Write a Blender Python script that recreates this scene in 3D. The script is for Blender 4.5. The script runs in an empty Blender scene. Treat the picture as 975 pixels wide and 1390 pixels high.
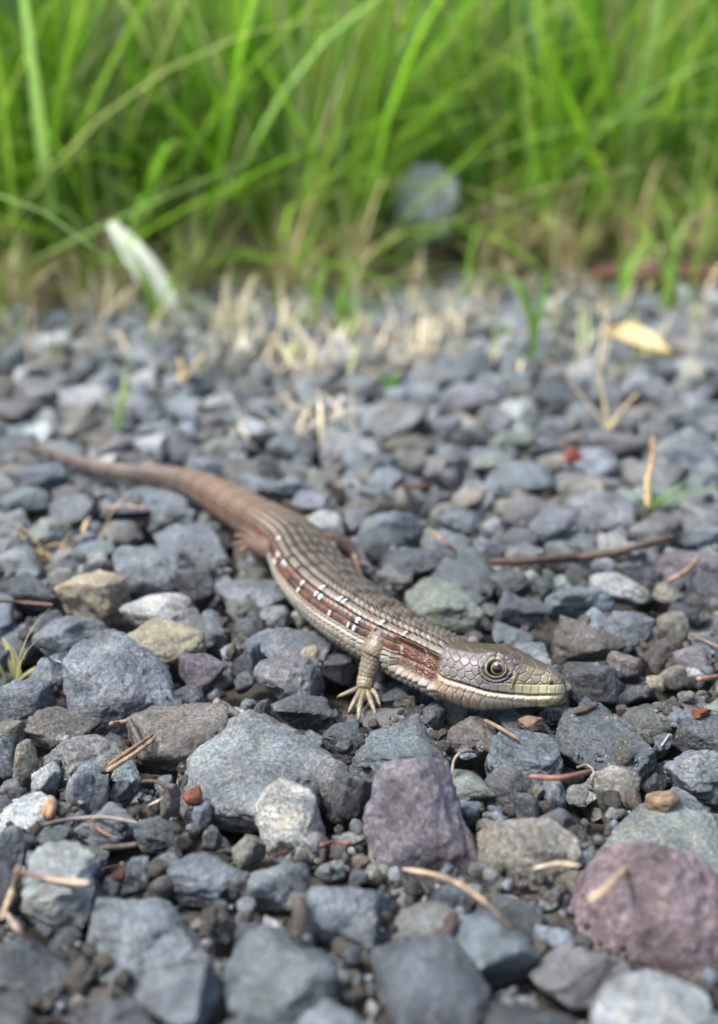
import bpy, bmesh, math, random
import numpy as np
from mathutils import Vector

# ------------------------------------------------------------------ set-up
# All lengths below are centimetres; S turns them into Blender metres.
S = 0.01
scene = bpy.context.scene
C = scene.collection
rng = np.random.default_rng(7)
random.seed(7)

# ---- camera (phone held low over the gravel)
CAM_Z = 10.4
PITCH = math.radians(17.3)
FPX = 1700.0                      # focal length in pixels of the 975-wide photograph
cam_d = bpy.data.cameras.new('camera')
cam = bpy.data.objects.new('camera', cam_d)
C.objects.link(cam)
cam.location = (0, 0, CAM_Z * S)
cam.rotation_euler = (math.radians(90) - PITCH, 0, 0)
cam_d.sensor_fit = 'HORIZONTAL'
cam_d.sensor_width = 36.0
cam_d.lens = 36.0 * FPX / 975.0
cam_d.shift_y = -45.0 / 975.0
cam_d.clip_start = 0.005
cam_d.clip_end = 500.0
cam_d.dof.use_dof = True
cam_d.dof.focus_distance = 0.206
cam_d.dof.aperture_fstop = 19.0
cam_d.dof.aperture_blades = 0
scene.camera = cam

# ---- sky and sun: bright overcast
SUN_EL, SUN_AZ = math.radians(60), math.radians(-115)     # azimuth measured from +Y towards +X
world = bpy.data.worlds.new('World')
scene.world = world
world.use_nodes = True
wn = world.node_tree
wn.nodes.clear()
sky = wn.nodes.new('ShaderNodeTexSky')
sky.sky_type = 'NISHITA'
sky.sun_disc = False
sky.sun_elevation = SUN_EL
sky.sun_rotation = SUN_AZ
sky.air_density = 1.0
sky.dust_density = 5.0
sky.ozone_density = 0.8
bg = wn.nodes.new('ShaderNodeBackground')
bg.inputs['Strength'].default_value = 0.085
wo = wn.nodes.new('ShaderNodeOutputWorld')
wn.links.new(sky.outputs[0], bg.inputs[0])
wn.links.new(bg.outputs[0], wo.inputs[0])

sun_d = bpy.data.lights.new('sun', 'SUN')
sun_d.energy = 1.5
sun_d.angle = math.radians(14)
sun_d.color = (1.0, 0.955, 0.88)
sun = bpy.data.objects.new('sun', sun_d)
C.objects.link(sun)
sd = Vector((math.sin(SUN_AZ) * math.cos(SUN_EL), math.cos(SUN_AZ) * math.cos(SUN_EL), math.sin(SUN_EL)))
sun.rotation_euler = sd.to_track_quat('Z', 'Y').to_euler()
sun.location = (0, 0, 2)

scene.view_settings.view_transform = 'Standard'
scene.view_settings.look = 'None'
scene.view_settings.gamma = 1.0
scene.view_settings.exposure = 2.02
scene.view_settings.use_curve_mapping = False
scene.render.engine = 'CYCLES'
scene.cycles.use_denoising = True
scene.cycles.max_bounces = 8
scene.cycles.transparent_max_bounces = 8

# ------------------------------------------------------------------ helpers
CP, SP = math.cos(PITCH), math.sin(PITCH)


def at(px, py, z=0.0):
    """point (cm) of the plane at height z seen at pixel (px, py) of the photograph"""
    a, b = (px - 487.5) / FPX, (650.0 - py) / FPX
    d = (a, CP + b * SP, -SP + b * CP)
    t = (z - CAM_Z) / d[2]
    return np.array((d[0] * t, d[1] * t, z))


def ppcm(p):
    """pixels per centimetre at a point"""
    return FPX / (p[1] * CP - (p[2] - CAM_Z) * SP)


def srgb(r, g, b):
    f = lambda c: (c / 255 / 12.92) if c / 255 <= 0.04045 else ((c / 255 + 0.055) / 1.055) ** 2.4
    return (f(r), f(g), f(b))


def smooth(a, b, x):
    t = np.clip((x - a) / (b - a), 0, 1)
    return t * t * (3 - 2 * t)


def hash3(ix, iy, iz, seed):
    with np.errstate(over='ignore'):
        n = (ix.astype(np.int64) * 374761393 + iy.astype(np.int64) * 668265263 + iz.astype(np.int64) * 1274126177 + seed * 974634777) & 0xFFFFFFFF
        n = ((n ^ (n >> 13)) * 1274126177) & 0xFFFFFFFF
        n = ((n ^ (n >> 16)) * 668265263) & 0xFFFFFFFF
        n = n ^ (n >> 15)
    return (n & 0xFFFFFF) / float(0xFFFFFF)


def vnoise(P, seed=0):
    """value noise in -1..1 at points P (N,3)"""
    i = np.floor(P).astype(np.int64)
    f = P - i
    f = f * f * f * (f * (f * 6 - 15) + 10)
    r = 0
    for dx in (0, 1):
        wx = f[:, 0] if dx else 1 - f[:, 0]
        for dy in (0, 1):
            wy = f[:, 1] if dy else 1 - f[:, 1]
            for dz in (0, 1):
                wz = f[:, 2] if dz else 1 - f[:, 2]
                r = r + wx * wy * wz * hash3(i[:, 0] + dx, i[:, 1] + dy, i[:, 2] + dz, seed)
    return r * 2 - 1


def fbm(P, octaves=3, seed=0, gain=0.5):
    r, a = 0, 1.0
    for k in range(octaves):
        r = r + a * vnoise(P * (2.03 ** k) + 17.3 * k, seed + k)
        a *= gain
    return r


def new_mesh(name, verts, faces, col=None, smooth_shade=True, faces4=True):
    """verts in cm (N,3), faces (M,k) array; colour attribute 'Col' per vertex (linear)"""
    me = bpy.data.meshes.new(name)
    verts = np.asarray(verts, dtype=np.float32) * S
    faces = np.asarray(faces, dtype=np.int32)
    M, k = faces.shape
    me.vertices.add(len(verts))
    me.vertices.foreach_set('co', verts.ravel())
    me.loops.add(M * k)
    me.loops.foreach_set('vertex_index', faces.ravel())
    me.polygons.add(M)
    me.polygons.foreach_set('loop_start', np.arange(0, M * k, k, dtype=np.int32))
    me.polygons.foreach_set('use_smooth', np.full(M, smooth_shade, dtype=bool))
    me.update(calc_edges=True)
    if col is not None:
        at_ = me.color_attributes.new('Col', 'FLOAT_COLOR', 'POINT')
        c4 = np.ones((len(verts), 4), dtype=np.float32)
        c4[:, :3] = col
        at_.data.foreach_set('color', c4.ravel())
    return me


def obj(name, me, mat=None, parent=None, loc=None, label=None, cat=None, group=None, kind=None):
    o = bpy.data.objects.new(name, me)
    C.objects.link(o)
    if mat is not None and me is not None and not me.materials:
        me.materials.append(mat)
    if loc is not None:
        o.location = tuple(float(v) * S for v in loc)
    if parent is not None:
        o.parent = parent
    if label:
        o['label'] = label
    if cat:
        o['category'] = cat
    if group:
        o['group'] = group
    if kind:
        o['kind'] = kind
    return o


# ------------------------------------------------------------------ materials
def nodes_of(name):
    m = bpy.data.materials.new(name)
    m.use_nodes = True
    nt = m.node_tree
    return m, nt, nt.nodes['Principled BSDF'], nt.nodes['Material Output']


def N(nt, kind, **kw):
    n = nt.nodes.new(kind)
    for k, v in kw.items():
        if k in n.inputs:
            n.inputs[k].default_value = v
        else:
            setattr(n, k, v)
    return n


def ramp(nt, fac, stops):
    r = nt.nodes.new('ShaderNodeValToRGB')
    el = r.color_ramp.elements
    while len(el) < len(stops):
        el.new(0.5)
    for e, (p, c) in zip(el, stops):
        e.position = p
        e.color = (c, c, c, 1) if isinstance(c, (int, float)) else (*c, 1)
    nt.links.new(fac, r.inputs[0])
    return r.outputs[0]


def mixc(nt, fac, a, b, mode='MIX'):
    m = nt.nodes.new('ShaderNodeMix')
    m.data_type = 'RGBA'
    m.blend_type = mode
    for sock, v in ((m.inputs[0], fac), (m.inputs[6], a), (m.inputs[7], b)):
        if hasattr(v, 'is_linked') or hasattr(v, 'node'):
            nt.links.new(v, sock)
        elif isinstance(v, (int, float)):
            sock.default_value = v
        else:
            sock.default_value = (*v, 1)
    return m.outputs[2]


def stone_material(name, use_attr, big=1.0):
    m, nt, p, out = nodes_of(name)
    L = nt.links.new
    tc = N(nt, 'ShaderNodeTexCoord')
    oi = N(nt, 'ShaderNodeObjectInfo')
    off = N(nt, 'ShaderNodeVectorMath', operation='SCALE')
    cmb = N(nt, 'ShaderNodeCombineXYZ')
    for i in range(3):
        L(oi.outputs['Random'], cmb.inputs[i])
    L(cmb.outputs[0], off.inputs[0])
    off.inputs['Scale'].default_value = 3.7
    add = N(nt, 'ShaderNodeVectorMath', operation='ADD')
    L(tc.outputs['Object'], add.inputs[0])
    L(off.outputs[0], add.inputs[1])
    vec = add.outputs[0]
    if use_attr:
        a = N(nt, 'ShaderNodeAttribute', attribute_name='Col')
        base = a.outputs['Color']
    else:
        base = oi.outputs['Color']

    def noise(scale, detail=4, rough=0.6):
        n = N(nt, 'ShaderNodeTexNoise', Scale=scale, Detail=detail, Roughness=rough)
        L(vec, n.inputs['Vector'])
        return n.outputs['Fac']
    broad = noise(130, 3, 0.55)
    patch = noise(320, 5, 0.65)
    grain = noise(1900, 4, 0.75)
    mott = noise(1150, 5, 0.72)
    c1 = mixc(nt, 1.0, base, ramp(nt, broad, [(0.3, 0.55), (0.5, 1.0), (0.72, 1.5)]), 'MULTIPLY')
    c2 = mixc(nt, 1.0, c1, ramp(nt, mott, [(0.28, 0.42), (0.5, 1.0), (0.75, 1.75)]), 'MULTIPLY')
    c3 = mixc(nt, 1.0, c2, ramp(nt, grain, [(0.3, 0.45), (0.5, 1.0), (0.72, 1.7)]), 'MULTIPLY')
    # weathered warm dust
    warm = mixc(nt, 1.0, c3, (1.36, 1.22, 0.98), 'MULTIPLY')
    c4 = mixc(nt, ramp(nt, patch, [(0.5, 0.0), (0.68, 0.75)]), c3, warm)
    # pale mineral flecks
    vo = N(nt, 'ShaderNodeTexVoronoi', Scale=900.0, Randomness=1.0)
    L(vec, vo.inputs['Vector'])
    fl = ramp(nt, vo.outputs['Distance'], [(0.10, 1.0), (0.24, 0.0)])
    fm = mixc(nt, 1.0, fl, ramp(nt, patch, [(0.42, 0.1), (0.6, 0.8)]), 'MULTIPLY')
    pale = mixc(nt, 0.45, c4, (0.55, 0.56, 0.55))
    c5 = mixc(nt, fm, c4, pale)
    L(c5, p.inputs['Base Color'])
    L(ramp(nt, grain, [(0.3, 0.46), (0.7, 0.74)]), p.inputs['Roughness'])
    p.inputs['Specular IOR Level'].default_value = 0.55
    b1 = N(nt, 'ShaderNodeBump', Strength=1.0, Distance=0.0013)
    L(mott, b1.inputs['Height'])
    b2 = N(nt, 'ShaderNodeBump', Strength=1.0, Distance=0.00045)
    L(grain, b2.inputs['Height'])
    L(b1.outputs[0], b2.inputs['Normal'])
    b3 = N(nt, 'ShaderNodeBump', Strength=0.6, Distance=0.002)
    L(patch, b3.inputs['Height'])
    L(b3.outputs[0], b1.inputs['Normal'])
    L(b2.outputs[0], p.inputs['Normal'])
    return m


def attr_material(name, rough=0.6, spec=0.4, translucent=0.0, bump=None, noise_amt=0.25, noise_scale=500):
    m, nt, p, out = nodes_of(name)
    L = nt.links.new
    a = N(nt, 'ShaderNodeAttribute', attribute_name='Col')
    tc = N(nt, 'ShaderNodeTexCoord')
    n = N(nt, 'ShaderNodeTexNoise', Scale=float(noise_scale), Detail=4.0, Roughness=0.65)
    L(tc.outputs['Object'], n.inputs['Vector'])
    c = mixc(nt, 1.0, a.outputs['Color'], ramp(nt, n.outputs['Fac'], [(0.25, 1 - noise_amt), (0.75, 1 + noise_amt)]), 'MULTIPLY')
    L(c, p.inputs['Base Color'])
    p.inputs['Roughness'].default_value = rough
    p.inputs['Specular IOR Level'].default_value = spec
    if bump:
        b = N(nt, 'ShaderNodeBump', Strength=bump[0], Distance=bump[1])
        L(n.outputs['Fac'], b.inputs['Height'])
        L(b.outputs[0], p.inputs['Normal'])
    if translucent:
        t = N(nt, 'ShaderNodeBsdfTranslucent')
        L(c, t.inputs[0])
        mx = N(nt, 'ShaderNodeMixShader')
        mx.inputs[0].default_value = translucent
        L(p.outputs[0], mx.inputs[1])
        L(t.outputs[0], mx.inputs[2])
        L(mx.outputs[0], out.inputs[0])
    return m


M_STONE = stone_material('stone', False)
M_GRAVEL = stone_material('gravel', True)
M_LIZARD = attr_material('lizard_skin', rough=0.42, spec=0.45, noise_amt=0.16, noise_scale=1500, bump=(0.25, 0.00008))
M_GRASS = attr_material('grass_blade', rough=0.45, spec=0.35, translucent=0.55, noise_amt=0.15, noise_scale=60)
M_DRY = attr_material('dry_plant', rough=0.75, spec=0.25, translucent=0.15, noise_amt=0.35, noise_scale=700, bump=(0.4, 0.0002))

m, nt, p, out = nodes_of('soil')
tc = N(nt, 'ShaderNodeTexCoord')
n1 = N(nt, 'ShaderNodeTexNoise', Scale=900.0, Detail=6.0, Roughness=0.75)
n2 = N(nt, 'ShaderNodeTexNoise', Scale=60.0, Detail=4.0)
nt.links.new(tc.outputs['Object'], n1.inputs['Vector'])
nt.links.new(tc.outputs['Object'], n2.inputs['Vector'])
sc = mixc(nt, n2.outputs['Fac'], (0.034, 0.031, 0.028), (0.060, 0.055, 0.049))
sc = mixc(nt, 1.0, sc, ramp(nt, n1.outputs['Fac'], [(0.3, 0.5), (0.7, 1.5)]), 'MULTIPLY')
nt.links.new(sc, p.inputs['Base Color'])
p.inputs['Roughness'].default_value = 0.95
bb = N(nt, 'ShaderNodeBump', Strength=1.0, Distance=0.0012)
nt.links.new(n1.outputs['Fac'], bb.inputs['Height'])
nt.links.new(bb.outputs[0], p.inputs['Normal'])
M_SOIL = m

# ------------------------------------------------------------------ the ground sheet
XG0, YG0, RES = -26.0, 8.0, 0.08
NX, NY = int(52 / RES), int(66 / RES)


def soil_height(x, y):
    P = np.stack([x, y, np.zeros_like(x)], 1)
    base = -0.85 + 0.63 * (1 - smooth(14.5, 18.5, y)) + 0.55 * smooth(60, 70, y) + 1.2 * smooth(69, 85, y)
    near = 1 - smooth(120, 200, np.hypot(x, y))
    return base + (0.13 * fbm(P * 0.55, 3, 3) + 0.05 * fbm(P * 3.1, 2, 9)) * near


def axis(dense0, dense1, step, far):
    a = list(np.arange(dense0, dense1, step))
    d, v = step, dense1
    hi = []
    while v < far:
        hi.append(v)
        d *= 1.35
        v += d
    hi.append(far)
    d, v = step * 1.35, dense0 - step * 1.35
    lo = []
    while v > -far:
        lo.append(v)
        d *= 1.35
        v -= d
    lo.append(-far)
    return np.array(lo[::-1] + a + hi)


gx, gy = axis(-24, 24, 0.28, 9000), axis(9, 76, 0.28, 9000)
GX, GY = np.meshgrid(gx, gy, indexing='ij')
gz = soil_height(GX.ravel(), GY.ravel())
nx_, ny_ = len(gx), len(gy)
ii = np.arange(nx_ * ny_).reshape(nx_, ny_)
gf = np.stack([ii[:-1, :-1].ravel(), ii[1:, :-1].ravel(), ii[1:, 1:].ravel(), ii[:-1, 1:].ravel()], 1)
obj('ground', new_mesh('ground', np.stack([GX.ravel(), GY.ravel(), gz], 1), gf), M_SOIL, kind='structure')

# height map of everything lying on the ground, used to rest things on each other
cx = XG0 + (np.arange(NX) + 0.5) * RES
cy = YG0 + (np.arange(NY) + 0.5) * RES
HX, HY = np.meshgrid(cx, cy, indexing='ij')
HM = soil_height(HX.ravel(), HY.ravel()).reshape(NX, NY)
CEIL = np.full((NX, NY), 9.0)


def cell(P):
    i = ((P[:, 0] - XG0) / RES).astype(int)
    j = ((P[:, 1] - YG0) / RES).astype(int)
    return i, j


def top_at(x, y):
    i = min(max(int((x - XG0) / RES), 0), NX - 1)
    j = min(max(int((y - YG0) / RES), 0), NY - 1)
    return HM[max(i - 1, 0):i + 2, max(j - 1, 0):j + 2].max()


# ------------------------------------------------------------------ the lizard
def pchip(xs, ys, x):
    """smooth monotone-ish interpolation of a table"""
    xs, ys = np.asarray(xs, float), np.asarray(ys, float)
    h = np.diff(xs)
    dlt = np.diff(ys) / h
    mm = np.zeros_like(ys)
    for k in range(1, len(xs) - 1):
        if dlt[k - 1] * dlt[k] > 0:
            mm[k] = 2 * dlt[k - 1] * dlt[k] / (dlt[k - 1] + dlt[k])
    mm[0], mm[-1] = dlt[0], dlt[-1]
    i = np.clip(np.searchsorted(xs, x) - 1, 0, len(h) - 1)
    t = (x - xs[i]) / h[i]
    return ((2 * t**3 - 3 * t**2 + 1) * ys[i] + (t**3 - 2 * t**2 + t) * h[i] * mm[i]
            + (-2 * t**3 + 3 * t**2) * ys[i + 1] + (t**3 - t**2) * h[i] * mm[i + 1])


def catmull(P, n):
    P = np.asarray(P, float)
    P = np.vstack([2 * P[0] - P[1], P, 2 * P[-1] - P[-2]])
    out_ = []
    for k in range(1, len(P) - 2):
        t = np.linspace(0, 1, n, endpoint=False)[:, None]
        a, b, c, d = P[k - 1], P[k], P[k + 1], P[k + 2]
        out_.append(0.5 * (2 * b + (c - a) * t + (2 * a - 5 * b + 4 * c - d) * t**2 + (3 * b - a - 3 * c + d) * t**3))
    out_.append(P[-2][None])
    return np.vstack(out_)


def cells2d(Q, seeds):
    """Voronoi: index of nearest seed and the gap between nearest and second nearest"""
    idx = np.zeros(len(Q), int)
    gap = np.zeros(len(Q))
    for a in range(0, len(Q), 20000):
        d = np.linalg.norm(Q[a:a + 20000, None, :] - seeds[None], axis=2)
        o = np.argpartition(d, 1, axis=1)[:, :2]
        d2 = np.take_along_axis(d, o, 1)
        sw = d2[:, 0] > d2[:, 1]
        o[sw] = o[sw][:, ::-1]
        idx[a:a + 20000] = o[:, 0]
        gap[a:a + 20000] = np.abs(d2[:, 1] - d2[:, 0])
    return idx, gap


# spine: photograph pixel, height, half width, rise above and drop below the axis, roll
SPINE = [
    (33, 605, 0.42, .045, .045, .045, 0), (75, 617, 0.42, .10, .10, .10, 0), (120, 631, 0.42, .155, .15, .15, 0),
    (172, 642, 0.42, .215, .21, .20, 0), (222, 646, 0.45, .27, .26, .25, 0), (262, 656, 0.50, .34, .32, .31, 0),
    (300, 676, 0.55, .41, .40, .37, 2), (340, 700, 0.60, .49, .46, .42, 4), (378, 722, 0.64, .58, .50, .46, 6),
    (405, 745, 0.66, .67, .52, .48, 9), (426, 780, 0.68, .76, .54, .50, 13), (464, 820, 0.70, .80, .56, .52, 16),
    (515, 856, 0.72, .76, .55, .53, 18), (558, 880, 0.75, .62, .53, .53, 18), (592, 896, 0.80, .55, .50, .53, 18),
]
HEADL = 2.22
H0 = at(619, 908, 0.84)
H1 = at(768, 936, 0.78)
hd = (H1 - H0) / np.linalg.norm(H1 - H0)
HEADL = float(np.linalg.norm(H1 - H0))
# head sections: fraction of head length, half width, top, bottom
HEAD = [(0.0, .55, .47, .53), (.13, .64, .48, .58), (.28, .68, .50, .58), (.42, .61, .51, .53), (.55, .51, .48, .47),
        (.70, .40, .39, .39), (.85, .315, .31, .33), (1.0, .28, .26, .30)]
ctrl = [at(a, b, z) for a, b, z, *_ in SPINE] + [H0 + hd * f * HEADL for f, *_ in HEAD]
rad = [r[3:6] for r in SPINE] + [r[1:4] for r in HEAD]
roll = [r[6] for r in SPINE] + [17, 16, 16, 16, 16, 16, 16, 16]
path = catmull(ctrl, 40)
seg = np.r_[0, np.cumsum(np.linalg.norm(np.diff(path, axis=0), axis=1))]
ctrl_s = seg[::40][:len(ctrl)]
TOT = seg[-1]
S_HEAD = ctrl_s[len(SPINE)]          # where the head begins
S_HIP = ctrl_s[9]
# ring positions: coarse along the tail, fine on the trunk, finest on the head
s_r = np.concatenate([np.linspace(0, S_HIP - 1.2, 330, endpoint=False), np.linspace(S_HIP - 1.2, S_HEAD - .6, 460, endpoint=False),
                      np.linspace(S_HEAD - .6, S_HEAD + .2 * (TOT - S_HEAD), 170, endpoint=False),
                      S_HEAD + (TOT - S_HEAD) * np.r_[np.linspace(.2, .86, 140, endpoint=False), .86 + .14 * np.sin(np.linspace(0, math.pi / 2, 36))]])
ctr = np.stack([np.interp(s_r, seg, path[:, k]) for k in range(3)], 1)
su = np.arange(0, TOT, .01)
cu_ = np.stack([np.interp(su, seg, path[:, k]) for k in range(3)], 1)
tu = np.gradient(cu_, axis=0)
k_ = np.ones(71) / 71
tu = np.stack([np.convolve(np.pad(tu[:, k], 35, mode='edge'), k_, 'valid') for k in range(3)], 1)
tan = np.stack([np.interp(s_r, su, tu[:, k]) for k in range(3)], 1)
tan /= np.linalg.norm(tan, axis=1)[:, None]
up = np.array((0, 0, 1.0)) - tan * tan[:, 2:3]
up /= np.linalg.norm(up, axis=1)[:, None]
rgt = np.cross(tan, up)
ro = np.radians(pchip(ctrl_s, roll, s_r))[:, None]
UP = up * np.cos(ro) - rgt * np.sin(ro)
RT = rgt * np.cos(ro) + up * np.sin(ro)
hw = pchip(ctrl_s, [r[0] for r in rad], s_r)
zt = pchip(ctrl_s, [r[1] for r in rad], s_r)
zb = pchip(ctrl_s, [r[2] for r in rad], s_r)
Xh = (s_r - S_HEAD) / (TOT - S_HEAD)                     # 0 at the neck, 1 at the snout tip
tipf = np.where(Xh > .80, np.sqrt(np.clip(1 - (np.clip(Xh - .80, 0, 1) / .2003) ** 2.6, 0, 1)), 1)
hw, zt, zb = hw * tipf, zt * tipf, zb * tipf
ph = np.concatenate([np.linspace(-130, 130, 330, endpoint=False), np.linspace(130, 230, 40, endpoint=False)])
PH = np.radians(ph)
NR, NP = len(s_r), len(ph)
sn, cs = np.sin(PH), np.cos(PH)
ex = np.where(Xh > -.15, 2.35, 2.25)[:, None]            # squarish section
den = (np.abs(sn)[None] ** ex + np.abs(cs)[None] ** ex) ** (-1 / ex)
YY = den * sn[None] * hw[:, None]
ZZ = den * cs[None] * np.where(cs[None] > 0, zt[:, None], zb[:, None])
# outward direction inside the section
dY, dZ = np.gradient(YY, axis=1), np.gradient(ZZ, axis=1)
nl = np.hypot(dY, dZ) + 1e-9
nY, nZ = -dZ / nl, dY / nl
flip = np.sign((nY * YY + nZ * ZZ).sum(1))[:, None]
nY, nZ = nY * flip, nZ * flip
disp = np.zeros((NR, NP))
col = np.zeros((NR, NP, 3))
A = np.abs(np.degrees(np.arctan2(np.sin(PH), np.cos(PH))))[None].repeat(NR, 0)     # degrees from the back line
side = np.sign(np.sin(PH))[None]
sg = s_r[:, None].repeat(NP, 1)
X = Xh[:, None].repeat(NP, 1)
P3 = (ctr[:, None] + RT[:, None] * YY[..., None] + UP[:, None] * ZZ[..., None])
nz_f = fbm(P3.reshape(-1, 3) * 7, 2, 5).reshape(NR, NP)
nz_l = fbm(P3.reshape(-1, 3) * 1.1, 2, 6).reshape(NR, NP)

# --- trunk and tail: straight rows of keeled scales
ROW = 15.0
TL = 0.158
u = (A / ROW) % 1.0
rowi = np.floor(A / ROW)
sv = np.where(sg > S_HIP - 1.0, sg, (S_HIP - 1.0) - ((S_HIP - 1.0) - sg) * 1.12)
v = (sv / TL)
vi = np.floor(v)
v = v % 1.0
cellr = hash3(rowi.astype(np.int64) * 2 + (side > 0), vi.astype(np.int64), np.zeros_like(vi, dtype=np.int64), 3)
edge_u = np.minimum(u, 1 - u)
ramp_v = (1 - v)                                          # scale rises towards the tail end
lap = ramp_v * smooth(0.0, 0.13, v)
amp = 0.062 * np.where(A > 97, 1.35, 1.0) * np.interp(sg, [0, S_HIP - 4, S_HIP, TOT], [.3, .9, 1, 1])
keel = np.exp(-((u - .5) / .13) ** 2) * np.where(A < 70, .35, .1)
trunk_d = amp * (lap * smooth(0, .16, edge_u) * 1.0 + keel * lap - .35 * (1 - smooth(0, .1, edge_u)))

tan_c = np.array(srgb(131, 118, 101))
tan2 = np.array(srgb(160, 146, 130))
dark = np.array(srgb(52, 40, 32))
brown = np.array(srgb(104, 64, 42))
pale = np.array(srgb(205, 198, 182))
red = np.array(srgb(160, 92, 62))
tailc = np.array(srgb(162, 132, 108))
tailp = np.array(srgb(160, 140, 132))
black = np.array(srgb(18, 16, 15))
white = np.array((1.5, 1.48, 1.42))


def lerp(a, b, t):
    return a + (b - a) * np.clip(t, 0, 1)[..., None]


base = np.broadcast_to(tan_c, (NR, NP, 3)).copy()
base = lerp(base, tan2, smooth(34, 46, A) * (1 - smooth(60, 62, A)) * .9)
flank = np.clip(((rowi == 4) | (rowi == 5)) * 1.0 + (rowi == 3) * (cellr > .72) * .55 + (rowi == 6) * (cellr > .8) * .35 - ((rowi == 4) & (cellr < .16)) * .6, 0, 1)
rust = np.array(srgb(142, 84, 50))
cr2 = hash3(rowi.astype(np.int64) + 40, vi.astype(np.int64), np.zeros_like(vi, dtype=np.int64), 13)
base = lerp(base, lerp(np.broadcast_to(brown, base.shape), np.broadcast_to(rust, base.shape), (cr2 > .55) * .8), flank)
base = lerp(base, pale, smooth(89, 91, A) * (1 - flank))
base *= (0.86 + 0.28 * cellr)[..., None]
base *= (1 + .12 * nz_l)[..., None]
# pale rear rims, dark seams between the long rows
base = lerp(base, base * 1.35, (1 - smooth(.06, .26, v)) * .9 * (A < 96))
hipw = np.interp(sg, [S_HIP - 1, S_HIP, S_HIP + 3, S_HEAD], [1, 1, .95, .7])
seam = (1 - smooth(.07, .18, edge_u)) * (1 - smooth(60, 62, A)) * hipw
base = lerp(base, np.broadcast_to(dark, base.shape), seam * .95)
cross = (1 - smooth(.84, .96, v * 0 + v)) * 0 + smooth(.76, .93, v)
base = lerp(base, base * .22, cross * (A < 96) * .9)
seam2 = (1 - smooth(.03, .08, edge_u)) * flank
base = lerp(base, np.broadcast_to(np.array(srgb(190, 165, 140)), base.shape), seam2 * .55)
seam3 = np.clip((1 - smooth(.05, .15, edge_u)) + smooth(.78, .94, v), 0, 1) * smooth(96, 98, A)
base = lerp(base, base * .38, seam3 * .85)
band = ((vi.astype(int) % 4 == 1) | (vi.astype(int) % 4 == 2)) & (A < 62) & (sg > S_HIP - .4)
base = lerp(base, base * .34, band * smooth(.2, .75, cellr * .75 + .25 * (nz_l + .5)) * (sg < S_HEAD - .2))
# cross bars: black scales tipped with white
bar = ((vi.astype(int) % 4 == 1) | ((vi.astype(int) % 4 == 2) & (cellr > .62)))
bar_row = (A > 45) & (A < 90) & ((rowi.astype(int) + (vi.astype(int) // 4)) % 3 != 1)
on = (sg > S_HIP + .1) & (sg < S_HEAD - .25)
blk = bar & bar_row & on
base[blk] = black
wht = blk & (v < .36) & (edge_u > .2) & (cellr > .3)
base[wht] = white
# tail
tmix = 1 - smooth(S_HIP - 2.6, S_HIP - .3, sg)
tc_ = lerp(np.broadcast_to(tailc, base.shape), np.broadcast_to(tailp, base.shape), 1 - smooth(S_HIP - 9, S_HIP - 4, sg))
tc_ = tc_ * (0.78 + .3 * cellr + .25 * lap)[..., None]
tc_ = lerp(tc_, tc_ * .5, (1 - smooth(.05, .16, edge_u)) * .6)
tc_ = lerp(tc_, tc_ * .32, smooth(.66, .92, v) * .85)
tc_ = lerp(tc_, tc_ * .62, ((vi.astype(int) // 2) % 3 == 0) * (.35 + .5 * cellr))
tc_ = lerp(tc_, tc_ * .72, smooth(40, 80, A) * (1 - smooth(95, 120, A)))
tc_ = lerp(tc_, np.broadcast_to(np.array(srgb(190, 165, 150)), base.shape), smooth(120, 140, A) * .6)
base = lerp(base, tc_, tmix)
# raw red skin in front of the front leg
sgn_s = (side > 0)
axm = smooth(S_HEAD - 1.15, S_HEAD - .9, sg) * (1 - smooth(S_HEAD - .02, S_HEAD + .08, sg)) * smooth(60, 70, A) * (1 - smooth(116, 130, A))
gran, ggap = cells2d(np.stack([sg.ravel() * 1.0, (A * .013).ravel()], 1)[(axm.ravel() > .02)], np.stack(
    [rng.uniform(S_HEAD - 1.4, S_HEAD + .3, 700), rng.uniform(.75, 1.75, 700)], 1)) if (axm > .02).any() else (None, None)
axc = np.broadcast_to(red, base.shape).copy()
gfull = np.zeros(NR * NP)
gfull[axm.ravel() > .02] = ggap
gfull = gfull.reshape(NR, NP)
gh = np.zeros(NR * NP)
gh[axm.ravel() > .02] = hash3(gran, gran * 0, gran * 0, 4)
gh = gh.reshape(NR, NP)
axc = axc * (0.55 + .8 * gh)[..., None]
axc = lerp(axc, np.broadcast_to(np.array(srgb(225, 190, 165)), base.shape), (gh > .78) * .6)
axc = lerp(axc, np.broadcast_to(np.array(srgb(70, 30, 20)), base.shape), (1 - smooth(.0, .022, gfull)) * .7)
base = lerp(base, axc, np.clip(axm * (1 + .5 * nz_f) - .12 * (axm < .8), 0, 1) * .92)
trunk_d = trunk_d * (1 - axm) + axm * (.02 * smooth(0, .04, gfull) - .10)
# lateral fold
fold = np.exp(-((A - 97) / 3.2) ** 2) * smooth(S_HIP - .3, S_HIP + .2, sg) * (1 - smooth(S_HEAD - .2, S_HEAD, sg))
trunk_d -= .035 * fold
base = lerp(base, base * .6, fold * .8)

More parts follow.
